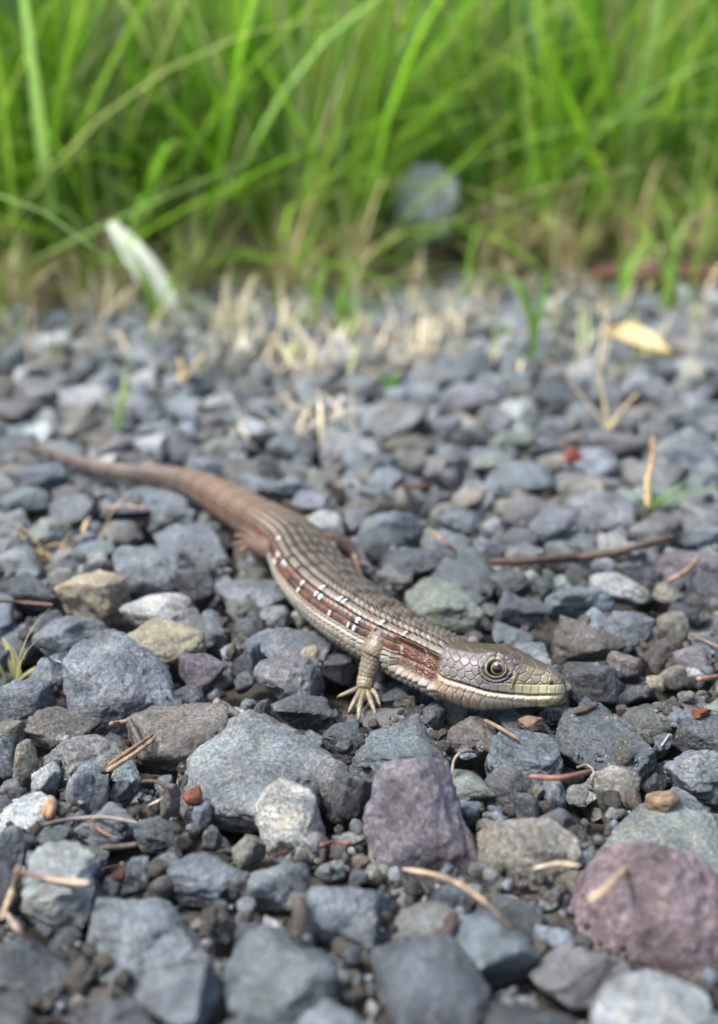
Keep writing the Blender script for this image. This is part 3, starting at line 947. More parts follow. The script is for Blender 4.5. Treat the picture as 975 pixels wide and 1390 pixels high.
# hand-measured stones: centre x, y, width, height in pixels of the photograph, colour, roundness, label
HERO = [
    (162, 928, 150, 122, 'light', .75, 'large rounded light blue-grey stone in front of a flat tan stone'),
    (218, 877, 134, 66, 'tan', .8, 'smooth flat tan stone touching the large rounded blue-grey stone'),
    (217, 835, 104, 56, 'white', .6, 'speckled whitish stone right behind the flat tan stone'),
    (129, 812, 100, 72, 'tan', .15, 'angular tan stone with an orange stain beside the speckled whitish stone'),
    (99, 864, 108, 60, 'blue', .5, 'dark blue-grey stone between the orange-stained stone and large rounded stone'),
    (343, 1040, 222, 150, 'light', .5, 'biggest smooth rounded blue-grey boulder, beside the little grey oval pebble'),
    (437, 1058, 84, 66, 'grey', .98, 'smooth grey oval pebble leaning on the biggest rounded boulder'),
    (392, 1112, 106, 102, 'white', .35, 'rough pitted whitish stone in front of the grey oval pebble'),
    (477, 1085, 70, 82, 'slate', .2, 'dark angular stone wedged between oval pebble and purple stone'),
    (580, 1125, 168, 182, 'purple', .5, 'large upright purple-grey stone below the lizard\'s chin'),
    (890, 1240, 228, 205, 'pink', .75, 'big rounded pinkish purple stone with a straw lying on it'),
    (890, 1142, 205, 66, 'green', .3, 'wide flat greenish grey slab behind the pinkish purple stone'),
    (714, 1163, 142, 112, 'warm', .1, 'craggy beige-grey stone between the purple and pinkish stones'),
    (829, 1006, 146, 104, 'slate', .15, 'large dark slate-blue angular stone in front of the lizard\'s snout'),
    (705, 1029, 114, 70, 'blue', .1, 'tilted angular blue-grey stone just below the lizard\'s jaw'),
    (692, 1073, 84, 56, 'grey', .3, 'flat grey stone tucked below the tilted blue-grey stone'),
    (835, 1076, 62, 74, 'warm', .55, 'rounded beige-grey stone behind the wide flat slab'),
    (945, 1045, 96, 62, 'light', .2, 'pale-flecked blue stone beside the rounded beige-grey stone'),
    (955, 996, 78, 52, 'slate', .4, None),
    (802, 926, 90, 64, 'slate', .3, 'dark blue stone touching the tip of the lizard\'s snout'),
    (797, 872, 102, 70, 'brown', .1, 'brownish angular stone with pale edge just behind the snout'),
    (850, 861, 72, 60, 'blue', .3, 'dark blue stone leaning against the brownish angular stone'),
    (914, 854, 46, 46, 'warm', .7, 'small rounded beige stone beside the leaning dark blue stone'),
    (697, 834, 92, 62, 'slate', .05, 'dark stone with a pale flat top directly behind the lizard\'s head'),
    (787, 820, 92, 58, 'blue', .15, 'lavender-blue angular stone with flat top below the brown twig'),
    (941, 898, 52, 42, 'purple', .6, None), (914, 918, 36, 30, 'brown', .7, None), (944, 920, 28, 24, 'pale', .7, None), (890, 927, 26, 18, 'tan', .8, None),
    (715, 987, 80, 42, 'slate', .3, None), (758, 970, 48, 28, 'slate', .4, None), (640, 1000, 84, 78, 'brown', .45, 'grey-brown stone carrying the lizard\'s jaw'),
    (924, 975, 42, 24, 'blue', .3, None), (892, 1062, 34, 32, 'slate', .2, None), (930, 1096, 70, 44, 'light', .2, None),
    (697, 1250, 80, 72, 'slate', .3, None), (652, 1232, 26, 36, 'grey', .6, None), (755, 1282, 60, 46, 'blue', .3, None), (719, 1096, 44, 48, 'slate', .2, None),
    (783, 1080, 32, 24, 'grey', .6, None), (752, 1073, 40, 32, 'blue', .3, None),
    (75, 911, 80, 54, 'blue', .3, None), (34, 955, 84, 60, 'blue', .3, 'dark blue-grey stone beside the dry green sprout'), (83, 986, 104, 56, 'brown', .25, None), (126, 1026, 132, 68, 'grey', .3, None),
    (240, 1002, 140, 84, 'brown', .15, 'wedge-shaped grey-brown stone behind the biggest rounded boulder'), (277, 912, 66, 46, 'purple', .4, None), (256, 943, 40, 24, 'slate', .8, None), (268, 961, 26, 38, 'slate', .6, None),
    (238, 965, 36, 32, 'slate', .5, None), (17, 996, 44, 38, 'brown', .4, None), (6, 1026, 36, 54, 'blue', .3, None), (35, 1036, 38, 64, 'warm', .3, None), (65, 1059, 44, 44, 'pale', .1, None),
    (115, 1080, 66, 76, 'light', .05, 'upright angular blue stone with rusty patches'), (163, 1076, 38, 36, 'slate', .5, None), (232, 1088, 30, 50, 'warm', .1, 'narrow upright grey wedge beside the reddish seed husk'),
    (13, 1074, 36, 28, 'grey', .5, None), (8, 1100, 26, 36, 'slate', .5, None), (10, 1160, 68, 82, 'blue', .2, None), (85, 1188, 108, 56, 'blue', .15, None), (123, 1220, 72, 50, 'slate', .2, None),
    (72, 1140, 66, 44, 'slate', .3, None), (127, 1164, 44, 40, 'blue', .1, None), (214, 1134, 62, 46, 'slate', .15, None), (190, 1182, 36, 36, 'blue', .5, None), (280, 1193, 102, 64, 'blue', .4, None),
    (232, 1176, 46, 46, 'blue', .4, None), (205, 1274, 186, 122, 'light', .35, 'large flat-topped blue-grey stone beside two crossed straws'), (300, 1231, 28, 23, 'slate', .7, None), (70, 1250, 54, 40, 'slate', .2, None), (175, 1206, 34, 24, 'slate', .5, None),
    (274, 1106, 26, 32, 'blue', .4, None), (261, 1124, 24, 18, 'grey', .6, None), (289, 1136, 32, 32, 'slate', .5, None),
    (376, 1205, 86, 70, 'blue', .55, None), (478, 1241, 132, 92, 'blue', .25, 'dark blue crystalline stone in front of the upright purple stone'), (584, 1257, 98, 62, 'grey', .7, 'smooth grey stone under the long curved straw'), (615, 1216, 90, 44, 'blue', .4, None),
    (507, 1187, 28, 26, 'warm', .7, None), (338, 1151, 46, 40, 'brown', .3, None), (475, 1138, 48, 20, 'grey', .1, None), (374, 1279, 44, 50, 'pale', .3, None), (333, 1268, 36, 42, 'slate', .6, None), (613, 1190, 20, 20, 'grey', .8, None), (324, 1205, 30, 36, 'slate', .5, None),
    (388, 878, 126, 64, 'blue', .1, 'broad angular blue-grey stone below the pale lump'), (336, 898, 46, 50, 'blue', .4, None), (393, 918, 96, 62, 'grey', .3, None), (411, 958, 92, 54, 'slate', .2, 'dark blue stone to the side of the lizard\'s front foot'), (457, 900, 52, 48, 'slate', .3, None),
    (418, 894, 38, 32, 'tan', .3, None), (466, 991, 64, 62, 'slate', .35, 'dark grey stone under the lizard\'s front toes'), (538, 971, 88, 42, 'grey', .4, None), (550, 1019, 150, 72, 'blue', .15, 'broad angular blue-grey stone behind the upright purple stone'), (535, 942, 54, 44, 'slate', .1, None), (589, 971, 44, 50, 'slate', .3, None),
    (333, 925, 30, 28, 'slate', .4, None), (337, 957, 26, 24, 'blue', .4, None), (356, 961, 24, 24, 'grey', .4, None), (467, 1014, 26, 20, 'slate', .5, None), (330, 970, 36, 24, 'pale', .3, None), (411, 834, 30, 34, 'green', .8, None),
    (347, 802, 112, 96, 'light', .3, 'large lumpy light blue-grey stone below the lizard\'s hind leg'),
    (54, 645, 82, 62, 'blue', .75, 'rounded blue-grey stone under the lizard\'s tail tip'), (37, 681, 66, 38, 'blue', .4, None), (20, 711, 50, 36, 'pale', .3, None), (98, 696, 64, 54, 'light', .2, None), (193, 680, 118, 44, 'blue', .4, None), (237, 703, 70, 54, 'blue', .4, None),
    (260, 741, 100, 52, 'blue', .35, None), (164, 727, 60, 34, 'grey', .8, None), (200, 785, 92, 76, 'light', .55, 'smooth light blue lump behind the speckled whitish stone'), (266, 796, 56, 62, 'slate', .2, None), (33, 808, 88, 60, 'slate', .2, None), (135, 774, 44, 34, 'slate', .3, None), (70, 723, 60, 44, 'green', .4, None), (18, 748, 58, 44, 'grey', .3, None),
    (160, 613, 54, 42, 'purple', .5, 'purplish stone just behind the lizard\'s thin tail'), (130, 746, 60, 28, 'blue', .3, None),
    (722, 698, 70, 60, 'grey', .02, 'sharp-edged grey stone with one pale facet and dark side'), (811, 698, 104, 70, 'light', .3, 'blue-white speckled stone in front of the beige pebble'), (792, 666, 60, 46, 'warm', .85, 'smooth beige pebble behind the blue-white speckled stone'), (889, 723, 70, 52, 'grey', .75, 'rounded grey stone at the foot of the small green sprout'),
    (832, 741, 42, 34, 'white', .7, 'small pale oval pebble behind the brown twig'), (711, 752, 60, 34, 'grey', .3, None), (840, 798, 84, 42, 'pale', .3, None), (930, 770, 92, 52, 'purple', .3, None), (695, 796, 64, 56, 'slate', .2, None), (748, 630, 48, 28, 'warm', .7, None), (840, 605, 74, 40, 'purple', .8, None), (705, 651, 92, 54, 'blue', .4, None),
    (905, 809, 46, 32, 'warm', .5, None), (740, 793, 30, 26, 'slate', .4, None), (955, 731, 54, 36, 'blue', .4, None), (935, 613, 84, 36, 'blue', .5, None),
    (424, 688, 66, 38, 'light', .2, 'light teal-blue stone behind the lizard\'s hips'), (470, 606, 90, 44, 'pale', .15, None), (555, 679, 42, 40, 'warm', .95, 'smooth beige oval pebble beside a reddish bark flake'), (600, 641, 64, 54, 'grey', .1, None), (530, 716, 92, 54, 'blue', .3, None), (567, 767, 102, 50, 'slate', .2, None), (613, 738, 66, 38, 'light', .3, None), (622, 709, 62, 34, 'blue', .4, None),
    (604, 822, 108, 58, 'green', .25, 'greenish grey stone lying along the lizard\'s back'), (540, 786, 56, 34, 'grey', .3, None), (398, 664, 62, 38, 'blue', .4, None), (385, 611, 44, 40, 'blue', .4, None), (480, 707, 38, 32, 'light', .3, None), (635, 758, 40, 30, 'brown', .4, None),
    (543, 575, 80, 66, 'grey', .1, 'pointed grey stone standing up in the blurred gravel'), (205, 480, 85, 60, 'light', .4, None), (60, 470, 70, 34, 'white', .4, None), (640, 545, 84, 48, 'light', .4, None),
]

stones = []      # dicts: V (world verts), F, colour key, roundness, label, centre


def colour_of(key, r, lo_=.68, hi_=1.36):
    c = np.array(COLS[key]) * np.array((.93, 1.0, 1.085)) * r.uniform(lo_, hi_)
    return c * (1 + r.uniform(-.03, .03, 3))


for k, (px, py, w, h, ck, rd, lab) in enumerate(HERO):
    r = np.random.default_rng(1000 + k)
    zc = 0.0
    py, h = (py + .07 * h, h * 1.1) if py > 880 else (py + .03 * h, h * 1.05)
    c = at(px, py, zc)
    sc_ = ppcm(c)
    hw_ = w / 2 / sc_ * 1.04
    dp = hw_ * (1.2 if k == 5 else r.uniform(.72, .98))
    el = math.asin((CAM_Z - zc) / np.linalg.norm(c - np.array((0, 0, CAM_Z))))
    hh = max(h / 2 / sc_ * 1.06, hw_ * .3)
    hz = math.sqrt(max(hh ** 2 - (dp * math.sin(el)) ** 2, (hh * .62) ** 2)) / math.cos(el)
    n = 6 if w > 140 else (5 if w > 52 else 4)
    V_, F_ = stone_shape(n, 4000 + 13 * k, rd)
    V_ = V_ @ (rotz(r.uniform(-.5, .5)) @ rotx(r.uniform(-.25, .25)) @ roty(r.uniform(-.3, .3))).T
    V_ = V_ / np.abs(V_).max(0) * np.array((hw_, dp, hz))
    V_ = V_ @ rotz(-math.atan2(c[0], c[1])).T
    # stay clear of the lizard: lower the stone where it would poke into it
    Vw = V_ + c
    i, j = cell(Vw)
    ok = (i >= 0) & (i < NX) & (j >= 0) & (j < NY)
    over = (Vw[ok, 2] - CEIL[i[ok], j[ok]]).max() if ok.any() else 0
    if over > 0:
        for _ in range(12):
            V_ = np.where((V_[:, 2:] > 0) & np.array((False, False, True)), V_ * .9, V_)
            Vw = V_ + c
            if (Vw[ok, 2] - CEIL[i[ok], j[ok]]).max() < .02:
                break
    stamp(Vw)
    stones.append(dict(V=V_, F=F_, c=c, col=colour_of(ck, r, .9, 1.12), ck=ck, rd=rd, label=lab, w=hw_, hero=True, vis=1e9 if lab else 1e6 + w * h))

# loose fill, dropped one by one into the lowest free spot found
VAR = [stone_shape(5, 90 + k, (.0, .08, .2, .35, .65)[k % 5]) for k in range(20)]
VAR4 = [stone_shape(4, 90 + k, (.0, .08, .2, .35, .65)[k % 5]) for k in range(20)]
VARR = [(.0, .08, .2, .35, .65)[k % 5] for k in range(20)]
POOL = ['blue'] * 9 + ['slate'] * 4 + ['grey'] * 6 + ['light'] * 7 + ['pale'] * 4 + ['brown'] * 2 + ['warm'] * 1 + ['green'] * 1


def drop(size, region, tries, maxtop, sink=.12):
    k = int(rng.integers(20))
    sc3 = size * np.array((rng.uniform(.85, 1.2), rng.uniform(.75, 1.05), rng.uniform(.55, .85)))
    Rm = rotz(rng.uniform(0, 6.28)) @ rotx(rng.uniform(-.45, .45)) @ roty(rng.uniform(-.45, .45))
    Vp = (VAR4[k][0] * sc3) @ Rm.T
    gi_ = np.floor(Vp[:, :2] / RES).astype(int)
    m0 = gi_.min(0)
    shp = gi_.max(0) - m0 + 1
    bot = np.full(shp, np.inf)
    np.minimum.at(bot, (gi_[:, 0] - m0[0], gi_[:, 1] - m0[1]), Vp[:, 2])
    msk = np.isfinite(bot)
    best = None
    for _ in range(tries):
        x, y = region()
        i0, j0 = int((x - XG0) / RES) + m0[0], int((y - YG0) / RES) + m0[1]
        if i0 < 0 or j0 < 0 or i0 + shp[0] >= NX or j0 + shp[1] >= NY:
            continue
        need = (HM[i0:i0 + shp[0], j0:j0 + shp[1]] - bot)[msk]
        z = np.partition(need, int(len(need) * .86))[int(len(need) * .86)] - sink * size
        top = z + Vp[:, 2].max()
        ce = (CEIL[i0:i0 + shp[0], j0:j0 + shp[1]])[msk].min()
        if top > min(maxtop, ce - .0):
            continue
        if best is None or top < best[0]:
            best = (top, x, y, z)
    if best is None:
        return None
    _, x, y, z = best
    c = np.array((x, y, z))
    stamp((VAR[k][0] * sc3) @ Rm.T + c)
    ck = POOL[int(rng.integers(len(POOL)))]
    s_ = dict(k=k, sc=sc3, R=Rm, c=c, col=colour_of(ck, rng), ck=ck, rd=VARR[k], label=None, w=size, hero=False)
    stones.append(s_)
    return s_


def reg(y0, y1, pad=1.5):
    def f():
        y = rng.uniform(y0, y1)
        w = .30 * (y + 3) + pad
        return rng.uniform(-w, w), y
    return f


for s0, s1, n, y0, y1, tries, mt in [
        (.55, .85, 60, 11, 15, 14, .75), (.5, .8, 70, 14, 24, 14, .42), (.55, .9, 160, 23, 42, 10, .55),
        (.3, .55, 150, 11, 24, 14, .3), (.4, .6, 200, 23, 42, 9, .45),
        (.6, 1.05, 330, 40, 72, 7, .75), (.4, .62, 420, 40, 72, 6, .55),
        (.14, .30, 230, 11, 19, 12, .2), (.2, .34, 90, 18, 26, 12, .0), (.28, .42, 240, 25, 40, 6, .25)]:
    rg = reg(y0, y1)
    for _ in range(n):
        drop(rng.uniform(s0, s1), rg, tries, mt)

# how much of each dropped stone shows, and how large it is in the picture
for s_ in stones:
    if s_['hero']:
        continue
    Vw = (VAR4[s_['k']][0] * s_['sc']) @ s_['R'].T + s_['c']
    i, j = cell(Vw)
    exp_ = float((Vw[:, 2] > HM[i, j] - .05).mean())
    px = 487.5 + FPX * s_['c'][0] / (s_['c'][1] * CP)
    inside = -30 < px < 1005 and s_['c'][1] < 66
    s_['vis'] = (s_['w'] * ppcm(s_['c'])) ** 2 * exp_ if inside and exp_ > .08 else 0

order = sorted(range(len(stones)), key=lambda q: -stones[q]['vis'])
single = set(order[:296])
MARKS = [  # things one can find, by their pixel in the photograph
    (162, 960, 'large rounded light blue-grey stone'), (218, 885, 'flat tan stone'), (130, 830, 'orange-stained tan stone'), (343, 1060, 'biggest rounded boulder'),
    (392, 1130, 'rough pitted whitish stone'), (580, 1170, 'upright purple-grey stone'), (890, 1280, 'pinkish purple stone'), (714, 1190, 'craggy beige-grey stone'),
    (829, 1020, 'large slate stone before the snout'), (690, 990, "lizard's jaw"), (495, 960, "lizard's front foot"), (797, 885, 'brownish stone behind the snout'),
    (205, 1290, 'flat-topped stone beside crossed straws'), (20, 1220, 'two crossed straws'), (115, 1090, 'rusty-patched blue stone'), (262, 1085, 'reddish seed husk'),
    (478, 1260, 'dark blue crystalline stone'), (347, 820, 'lumpy stone below the hind leg'), (325, 735, "lizard's hind foot"), (40, 610, "tip of the lizard's tail"),
    (180, 655, "middle of the lizard's tail"), (780, 768, 'thick brown twig'), (880, 690, 'green sprout with dry stalk'), (778, 620, 'red berry'), (826, 584, 'branching dry sprig'),
    (864, 475, 'cream fallen leaf'), (555, 680, 'beige oval pebble by bark'), (722, 700, 'sharp-edged pale-faceted stone'), (604, 825, "lizard's back"), (543, 580, 'pointed grey stone standing up'),
    (162, 580, 'slim pale green sprout'), (722, 486, 'lone bright grass blade'), (526, 524, 'tiny dark green sprout'), (250, 520, 'dry twiggy sprig'), (14, 930, 'half dry curly sprout'),
    (470, 440, 'light green tuft by the verge'), (208, 420, 'pale folded leaf'), (955, 967, 'rust-orange bark chip'), (940, 785, 'orange-tan broken stick'), (85, 755, 'brown dry tuft'), (470, 600, 'edge of the blurred gravel'),
    (690, 1250, 'long curved straw'), (584, 1257, 'smooth grey stone under the straw')]
USED = set()
VMESH = {}
GV, GF, GC, gn = [], [], [], 0
for q, s_ in enumerate(stones):
    shape = 'angular' if s_['rd'] < .3 else ('blocky' if s_['rd'] < .55 else 'rounded')
    size = 'tiny' if s_['w'] < .3 else ('small' if s_['w'] < .55 else 'medium-sized')
    if q in single:
        if s_['hero']:
            me = new_mesh('stone', s_['V'], s_['F'])
            o = obj('stone', me, M_STONE)
        else:
            k = s_['k']
            if k not in VMESH:
                VMESH[k] = new_mesh('stone_shape', *VAR[k])
            o = obj('stone', VMESH[k], M_STONE)
            o.scale = s_['sc']
            # mesh scale first, then rotation
            from mathutils import Matrix
            o.rotation_euler = Matrix(s_['R'].tolist()).to_euler()
        o.location = tuple(s_['c'] * S)
        o.color = (*s_['col'], 1)
        o['category'] = 'stone'
        o['group'] = 'loose stones of the gravel'
        if s_['label']:
            o['label'] = s_['label']
        else:
            near = min(MARKS, key=lambda mk: np.hypot(*(at(mk[0], mk[1], .1) - s_['c'])[:2]))
            lab = f"{size} {shape} {CNAME[s_['ck']]} stone near the {near[2]}"
            if lab in USED:
                for nb in sorted(MARKS, key=lambda mk: np.hypot(*(at(mk[0], mk[1], .1) - s_['c'])[:2]))[1:5]:
                    l2 = f"{shape} {CNAME[s_['ck']]} stone between the {near[2]} and the {nb[2]}"
                    if l2 not in USED and len(l2.split()) <= 16:
                        lab = l2
                        break
            USED.add(lab)
            o['label'] = lab
    else:
        if s_['hero']:
            Vw, F_ = s_['V'] + s_['c'], s_['F']
        else:
            Vw, F_ = (VAR4[s_['k']][0] * s_['sc']) @ s_['R'].T + s_['c'], VAR4[s_['k']][1]
        GV.append(Vw)
        GF.append(F_ + gn)
        GC.append(np.tile(s_['col'], (len(Vw), 1)))
        gn += len(Vw)
obj('gravel', new_mesh('gravel', np.vstack(GV), np.vstack(GF), np.vstack(GC)), M_GRAVEL, kind='stuff',
    label='bed of loose blue-grey gravel filling in between the larger stones', cat='gravel')

# grit: crumbs and tiny pebbles in the gaps
GV, GF, GC, gn = [], [], [], 0
PV = [stone_shape(3, 300 + k, (.1, .4, .7)[k % 3]) for k in range(14)]
PV2 = [stone_shape(2, 300 + k, (.1, .4, .7)[k % 3]) for k in range(14)]
for k in range(17000):
    y = 11 + 22 * rng.random() ** 2.2
    w = .30 * (y + 3) + .8
    x = rng.uniform(-w, w)
    i, j = int((x - XG0) / RES), int((y - YG0) / RES)
    loc = HM[i - 5:i + 6, j - 5:j + 6]
    if loc.shape[0] == 0 or HM[i, j] > .12 or HM[i, j] > loc.mean() + .12:
        continue
    r_ = .024 + .12 * rng.random() ** 3.0
    if HM[i, j] + r_ > CEIL[i, j]:
        continue
    src = PV if r_ > .085 else PV2
    q = int(rng.integers(14))
    V_, F_ = src[q]
    Vw = (V_ * r_ * rng.uniform(.7, 1.25, 3)) @ (rotz(rng.uniform(0, 6.3)) @ rotx(rng.uniform(-1, 1))).T + np.array((x, y, HM[i, j] + r_ * .35))
    dirt = rng.random() < .6
    c_ = np.array((.054, .051, .047)) * rng.uniform(.6, 1.5) if dirt else colour_of(POOL[int(rng.integers(len(POOL)))], rng)
    GV.append(Vw)
    GF.append(F_ + gn)
    GC.append(np.tile(c_, (len(Vw), 1)))
    gn += len(Vw)
    HM[i, j] = max(HM[i, j], HM[i, j] + r_ * .8)
obj('grit', new_mesh('grit', np.vstack(GV), np.vstack(GF), np.vstack(GC)), M_GRAVEL, kind='stuff',
    label='fine dirt crumbs and grit lying in the gaps of the gravel', cat='grit')

# ------------------------------------------------------------------ needles, twigs and other litter
def rest(px, py, lift=0.0):
    z = .2
    for _ in range(4):
        p_ = at(px, py, z)
        z = top_at(p_[0], p_[1]) + lift
        z = min(z, .9)
    return at(px, py, z)


def straw(name, pts, r0, r1, c0, c1, label, cat, lifts=None, flat=1.0, group=None, n_phi=10, n_len=40):
    P = [rest(px, py, (lifts[k] if lifts else r0 * .7)) for k, (px, py) in enumerate(pts)]
    o_ = P[len(P) // 2].copy()
    Pc = catmull(P, 12)
    need = max(top_at(q[0], q[1]) + r0 * .3 - q[2] for q in Pc)
    Pc[:, 2] += min(max(need, 0), .8)
    m_ = len(Pc)
    T = np.gradient(Pc, axis=0)
    T /= np.linalg.norm(T, axis=1)[:, None] + 1e-9
    U_ = np.array((0, 0, 1.0)) - T * T[:, 2:3]
    U_ /= np.linalg.norm(U_, axis=1)[:, None] + 1e-9
    W_ = np.cross(T, U_)
    f = np.linspace(0, 2 * math.pi, n_phi, endpoint=False)
    t = np.linspace(0, 1, m_)
    rr = (r0 + (r1 - r0) * t) * (1 + .12 * vnoise(np.stack([t * 9, t * 0 + P[0][0], t * 0], 1), 3)) * np.sqrt(np.clip(1 - np.abs(2 * t - 1) ** 14, .02, 1))
    Vx = Pc[:, None] + U_[:, None] * (np.cos(f)[None] * rr[:, None] * flat)[..., None] + W_[:, None] * (np.sin(f)[None] * rr[:, None])[..., None]
    cc = .66 * (np.array(srgb(*c0)) + (np.array(srgb(*c1)) - np.array(srgb(*c0))) * t[:, None])
    lm = cc.mean(1, keepdims=True)
    cc = (lm + (cc - lm) * .6) * .85
    cc = cc * (1 + .3 * vnoise(np.stack([t * 14, t * 0, t * 0 + P[0][1]], 1), 7))[:, None]
    cc = cc[:, None].repeat(n_phi, 1) * (1 + .15 * np.sin(f * 3))[None, :, None]
    g = np.arange(m_ * n_phi).reshape(m_, n_phi)
    gg = np.roll(g, -1, 1)
    F = np.stack([g[:-1].ravel(), gg[:-1].ravel(), gg[1:].ravel(), g[1:].ravel()], 1)
    caps = []
    for ring in (g[0][::-1], g[-1]):
        for k in range(1, n_phi // 2):
            caps.append((ring[k], ring[k + 1] if k + 1 < n_phi else ring[0], ring[-k - 1] if k > 0 else ring[0], ring[-k]) if False else (ring[k - 1], ring[k], ring[n_phi - k - 1], ring[n_phi - k]) if k < n_phi // 2 else None)
    F = np.vstack([F, np.array([q for q in caps if q])])
    return obj(name, new_mesh(name, Vx.reshape(-1, 3) - o_, F, cc.reshape(-1, 3)), M_DRY, loc=o_, label=label, cat=cat, group=group)


TAN, TAN2, RUST, GREYB, DARKB = (206, 172, 124), (178, 138, 92), (158, 98, 66), (128, 112, 96), (88, 68, 54)
straw('straw', [(545, 1214), (598, 1226), (645, 1252), (692, 1298)], .05, .035, (222, 190, 140), (190, 150, 100), 'long curved tan straw lying over a smooth grey stone', 'straw', flat=.5)
straw('pine_needle', [(716, 1098), (760, 1100), (803, 1089)], .042, .042, (176, 112, 84), (168, 104, 74), 'thick rust-brown pine needle behind the craggy beige-grey stone', 'pine needle')
straw('pine_needle', [(657, 980), (682, 993), (706, 1008)], .04, .03, (170, 145, 100), (150, 126, 88), 'olive-tan pine needle lying under the lizard\'s jaw', 'pine needle')
straw('straw', [(722, 1216), (755, 1209), (786, 1213)], .04, .06, (214, 196, 160), (190, 172, 140), 'short pale straw in front of the craggy beige-grey stone', 'straw', flat=.4)
straw('straw', [(846, 1248), (825, 1275), (796, 1300)], .045, .07, (196, 156, 108), (226, 196, 150), 'tan straw lying on the big pinkish purple stone', 'straw', flat=.5)
straw('straw', [(20, 1217), (70, 1228), (124, 1235)], .03, .07, (190, 140, 96), (230, 200, 152), 'thick tan straw crossing another beside a flat-topped stone', 'straw', lifts=[.12, .1, .06], flat=.6)
straw('straw', [(30, 1199), (18, 1238), (4, 1276)], .05, .04, (224, 194, 144), (206, 172, 122), 'tan straw under the thick crossing straw', 'straw', flat=.5)
straw('straw', [(10, 1264), (24, 1284), (38, 1304)], .035, .045, (206, 170, 140), (214, 184, 156), 'short pinkish straw below the two crossed straws', 'straw', flat=.5)
straw('pine_needle', [(146, 1068), (180, 1046), (212, 1022)], .042, .03, TAN, TAN2, 'tan pine needle of a pair beside the rusty-patched blue stone', 'pine needle')
straw('pine_needle', [(148, 1062), (178, 1040), (210, 1018)], .036, .026, (180, 140, 96), (150, 112, 78), 'darker pine needle of a pair beside the rusty-patched blue stone', 'pine needle')
straw('twig', [(58, 1123), (98, 1115), (145, 1113), (190, 1121)], .032, .03, (120, 112, 104), (170, 160, 146), 'long thin grey twig in front of the rusty-patched blue stone', 'twig')
straw('pine_needle', [(125, 1118), (136, 1134), (156, 1145)], .025, .02, RUST, (170, 120, 96), 'thin rust-red needle hanging below the long grey twig', 'pine needle')
straw('twig', [(138, 1151), (165, 1149), (188, 1146)], .04, .035, GREYB, (112, 98, 88), 'short grey-brown twig below the long thin grey twig', 'twig')
straw('pine_needle', [(435, 1150), (455, 1146), (478, 1147)], .04, .035, (168, 104, 88), (150, 92, 76), 'short reddish needle beside the rough pitted whitish stone', 'pine needle')
straw('pine_needle', [(366, 1172), (378, 1166), (392, 1162)], .03, .025, RUST, (140, 84, 60), 'small rust-orange needle under the rough pitted whitish stone', 'pine needle')
straw('twig', [(192, 1062), (212, 1062), (232, 1073)], .03, .025, (104, 92, 84), (80, 70, 64), 'dark bent twig behind the narrow grey wedge', 'twig')
straw('straw', [(201, 1094), (212, 1089), (222, 1083)], .02, .02, (226, 218, 200), (210, 200, 180), 'tiny whitish straw beside the narrow grey wedge', 'straw')
straw('pine_needle', [(585, 743), (602, 757), (620, 773)], .045, .04, (206, 152, 112), (190, 140, 100), 'orange-tan pine needle beyond the lizard\'s back', 'pine needle')
straw('twig', [(660, 778), (720, 776), (785, 771), (840, 763), (880, 753), (915, 742)], .10, .075, (96, 76, 66), (124, 98, 82), 'thick brown twig lying across the gravel behind the head', 'twig', n_phi=14, lifts=[.1, .22, .2, .2, .2, .15])
straw('twig', [(905, 801), (930, 786), (950, 764)], .06, .05, (196, 150, 110), (170, 128, 96), 'orange-tan broken stick beside the purplish stone', 'twig')
straw('pine_needle', [(934, 861), (956, 870), (980, 881)], .03, .03, (160, 142, 120), (150, 130, 110), 'grey-tan needle beside the small rounded beige stone', 'pine needle')
straw('pine_needle', [(945, 931), (962, 929), (980, 926)], .05, .045, (196, 144, 108), (170, 120, 90), 'light brown needle beside a small pale pebble', 'pine needle')
straw('pine_needle', [(-5, 836), (35, 838), (74, 842)], .035, .025, (176, 128, 104), (150, 104, 84), 'thin reddish needle over the dark blue-grey stones', 'pine needle')
straw('pine_needle', [(151, 1001), (162, 999), (175, 996)], .045, .04, (196, 140, 84), (180, 124, 74), 'short orange needle in front of the large rounded stone', 'pine needle')
straw('twig', [(174, 982), (184, 1002), (196, 1026)], .05, .035, (126, 120, 114), (100, 94, 88), 'short grey twig leaning on the wedge-shaped stone', 'twig')
straw('wood_chip', [(290, 951), (308, 963), (327, 978)], .12, .10, (150, 142, 132), (120, 112, 104), 'weathered grey wood chip behind the biggest rounded boulder', 'wood chip', flat=.7, n_phi=8)
straw('straw', [(59, 938), (74, 945), (88, 957)], .03, .022, (214, 204, 184), (190, 180, 160), 'thin pale straw beside the large rounded stone', 'straw')
straw('curled_fibre', [(614, 1052), (616, 1034), (624, 1023), (640, 1020), (652, 1026)], .025, .02, (206, 188, 160), (120, 100, 84), 'pale curled fibre below the stone carrying the jaw', 'fibre', lifts=[.05, .2, .28, .22, .05])
straw('curled_fibre', [(783, 1042), (797, 1039), (806, 1048), (800, 1066)], .02, .015, (190, 176, 160), (170, 156, 140), 'thin curled root fibre below the large dark slate stone', 'fibre', lifts=[.05, .12, .12, .03])
straw('straw', [(898, 1013), (903, 1006), (909, 997)], .025, .02, (196, 186, 166), (180, 170, 150), 'tiny pale stub of straw beside the large dark slate stone', 'straw')
straw('pine_needle', [(779, 969), (796, 964), (813, 956)], .04, .035, (120, 84, 64), (104, 74, 58), 'dark brown needle under the lizard\'s snout', 'pine needle')
straw('pine_needle', [(142, 703), (170, 699), (203, 703)], .05, .04, (204, 166, 124), (176, 138, 100), 'tan needle in the blurred stones below the tail', 'pine needle')
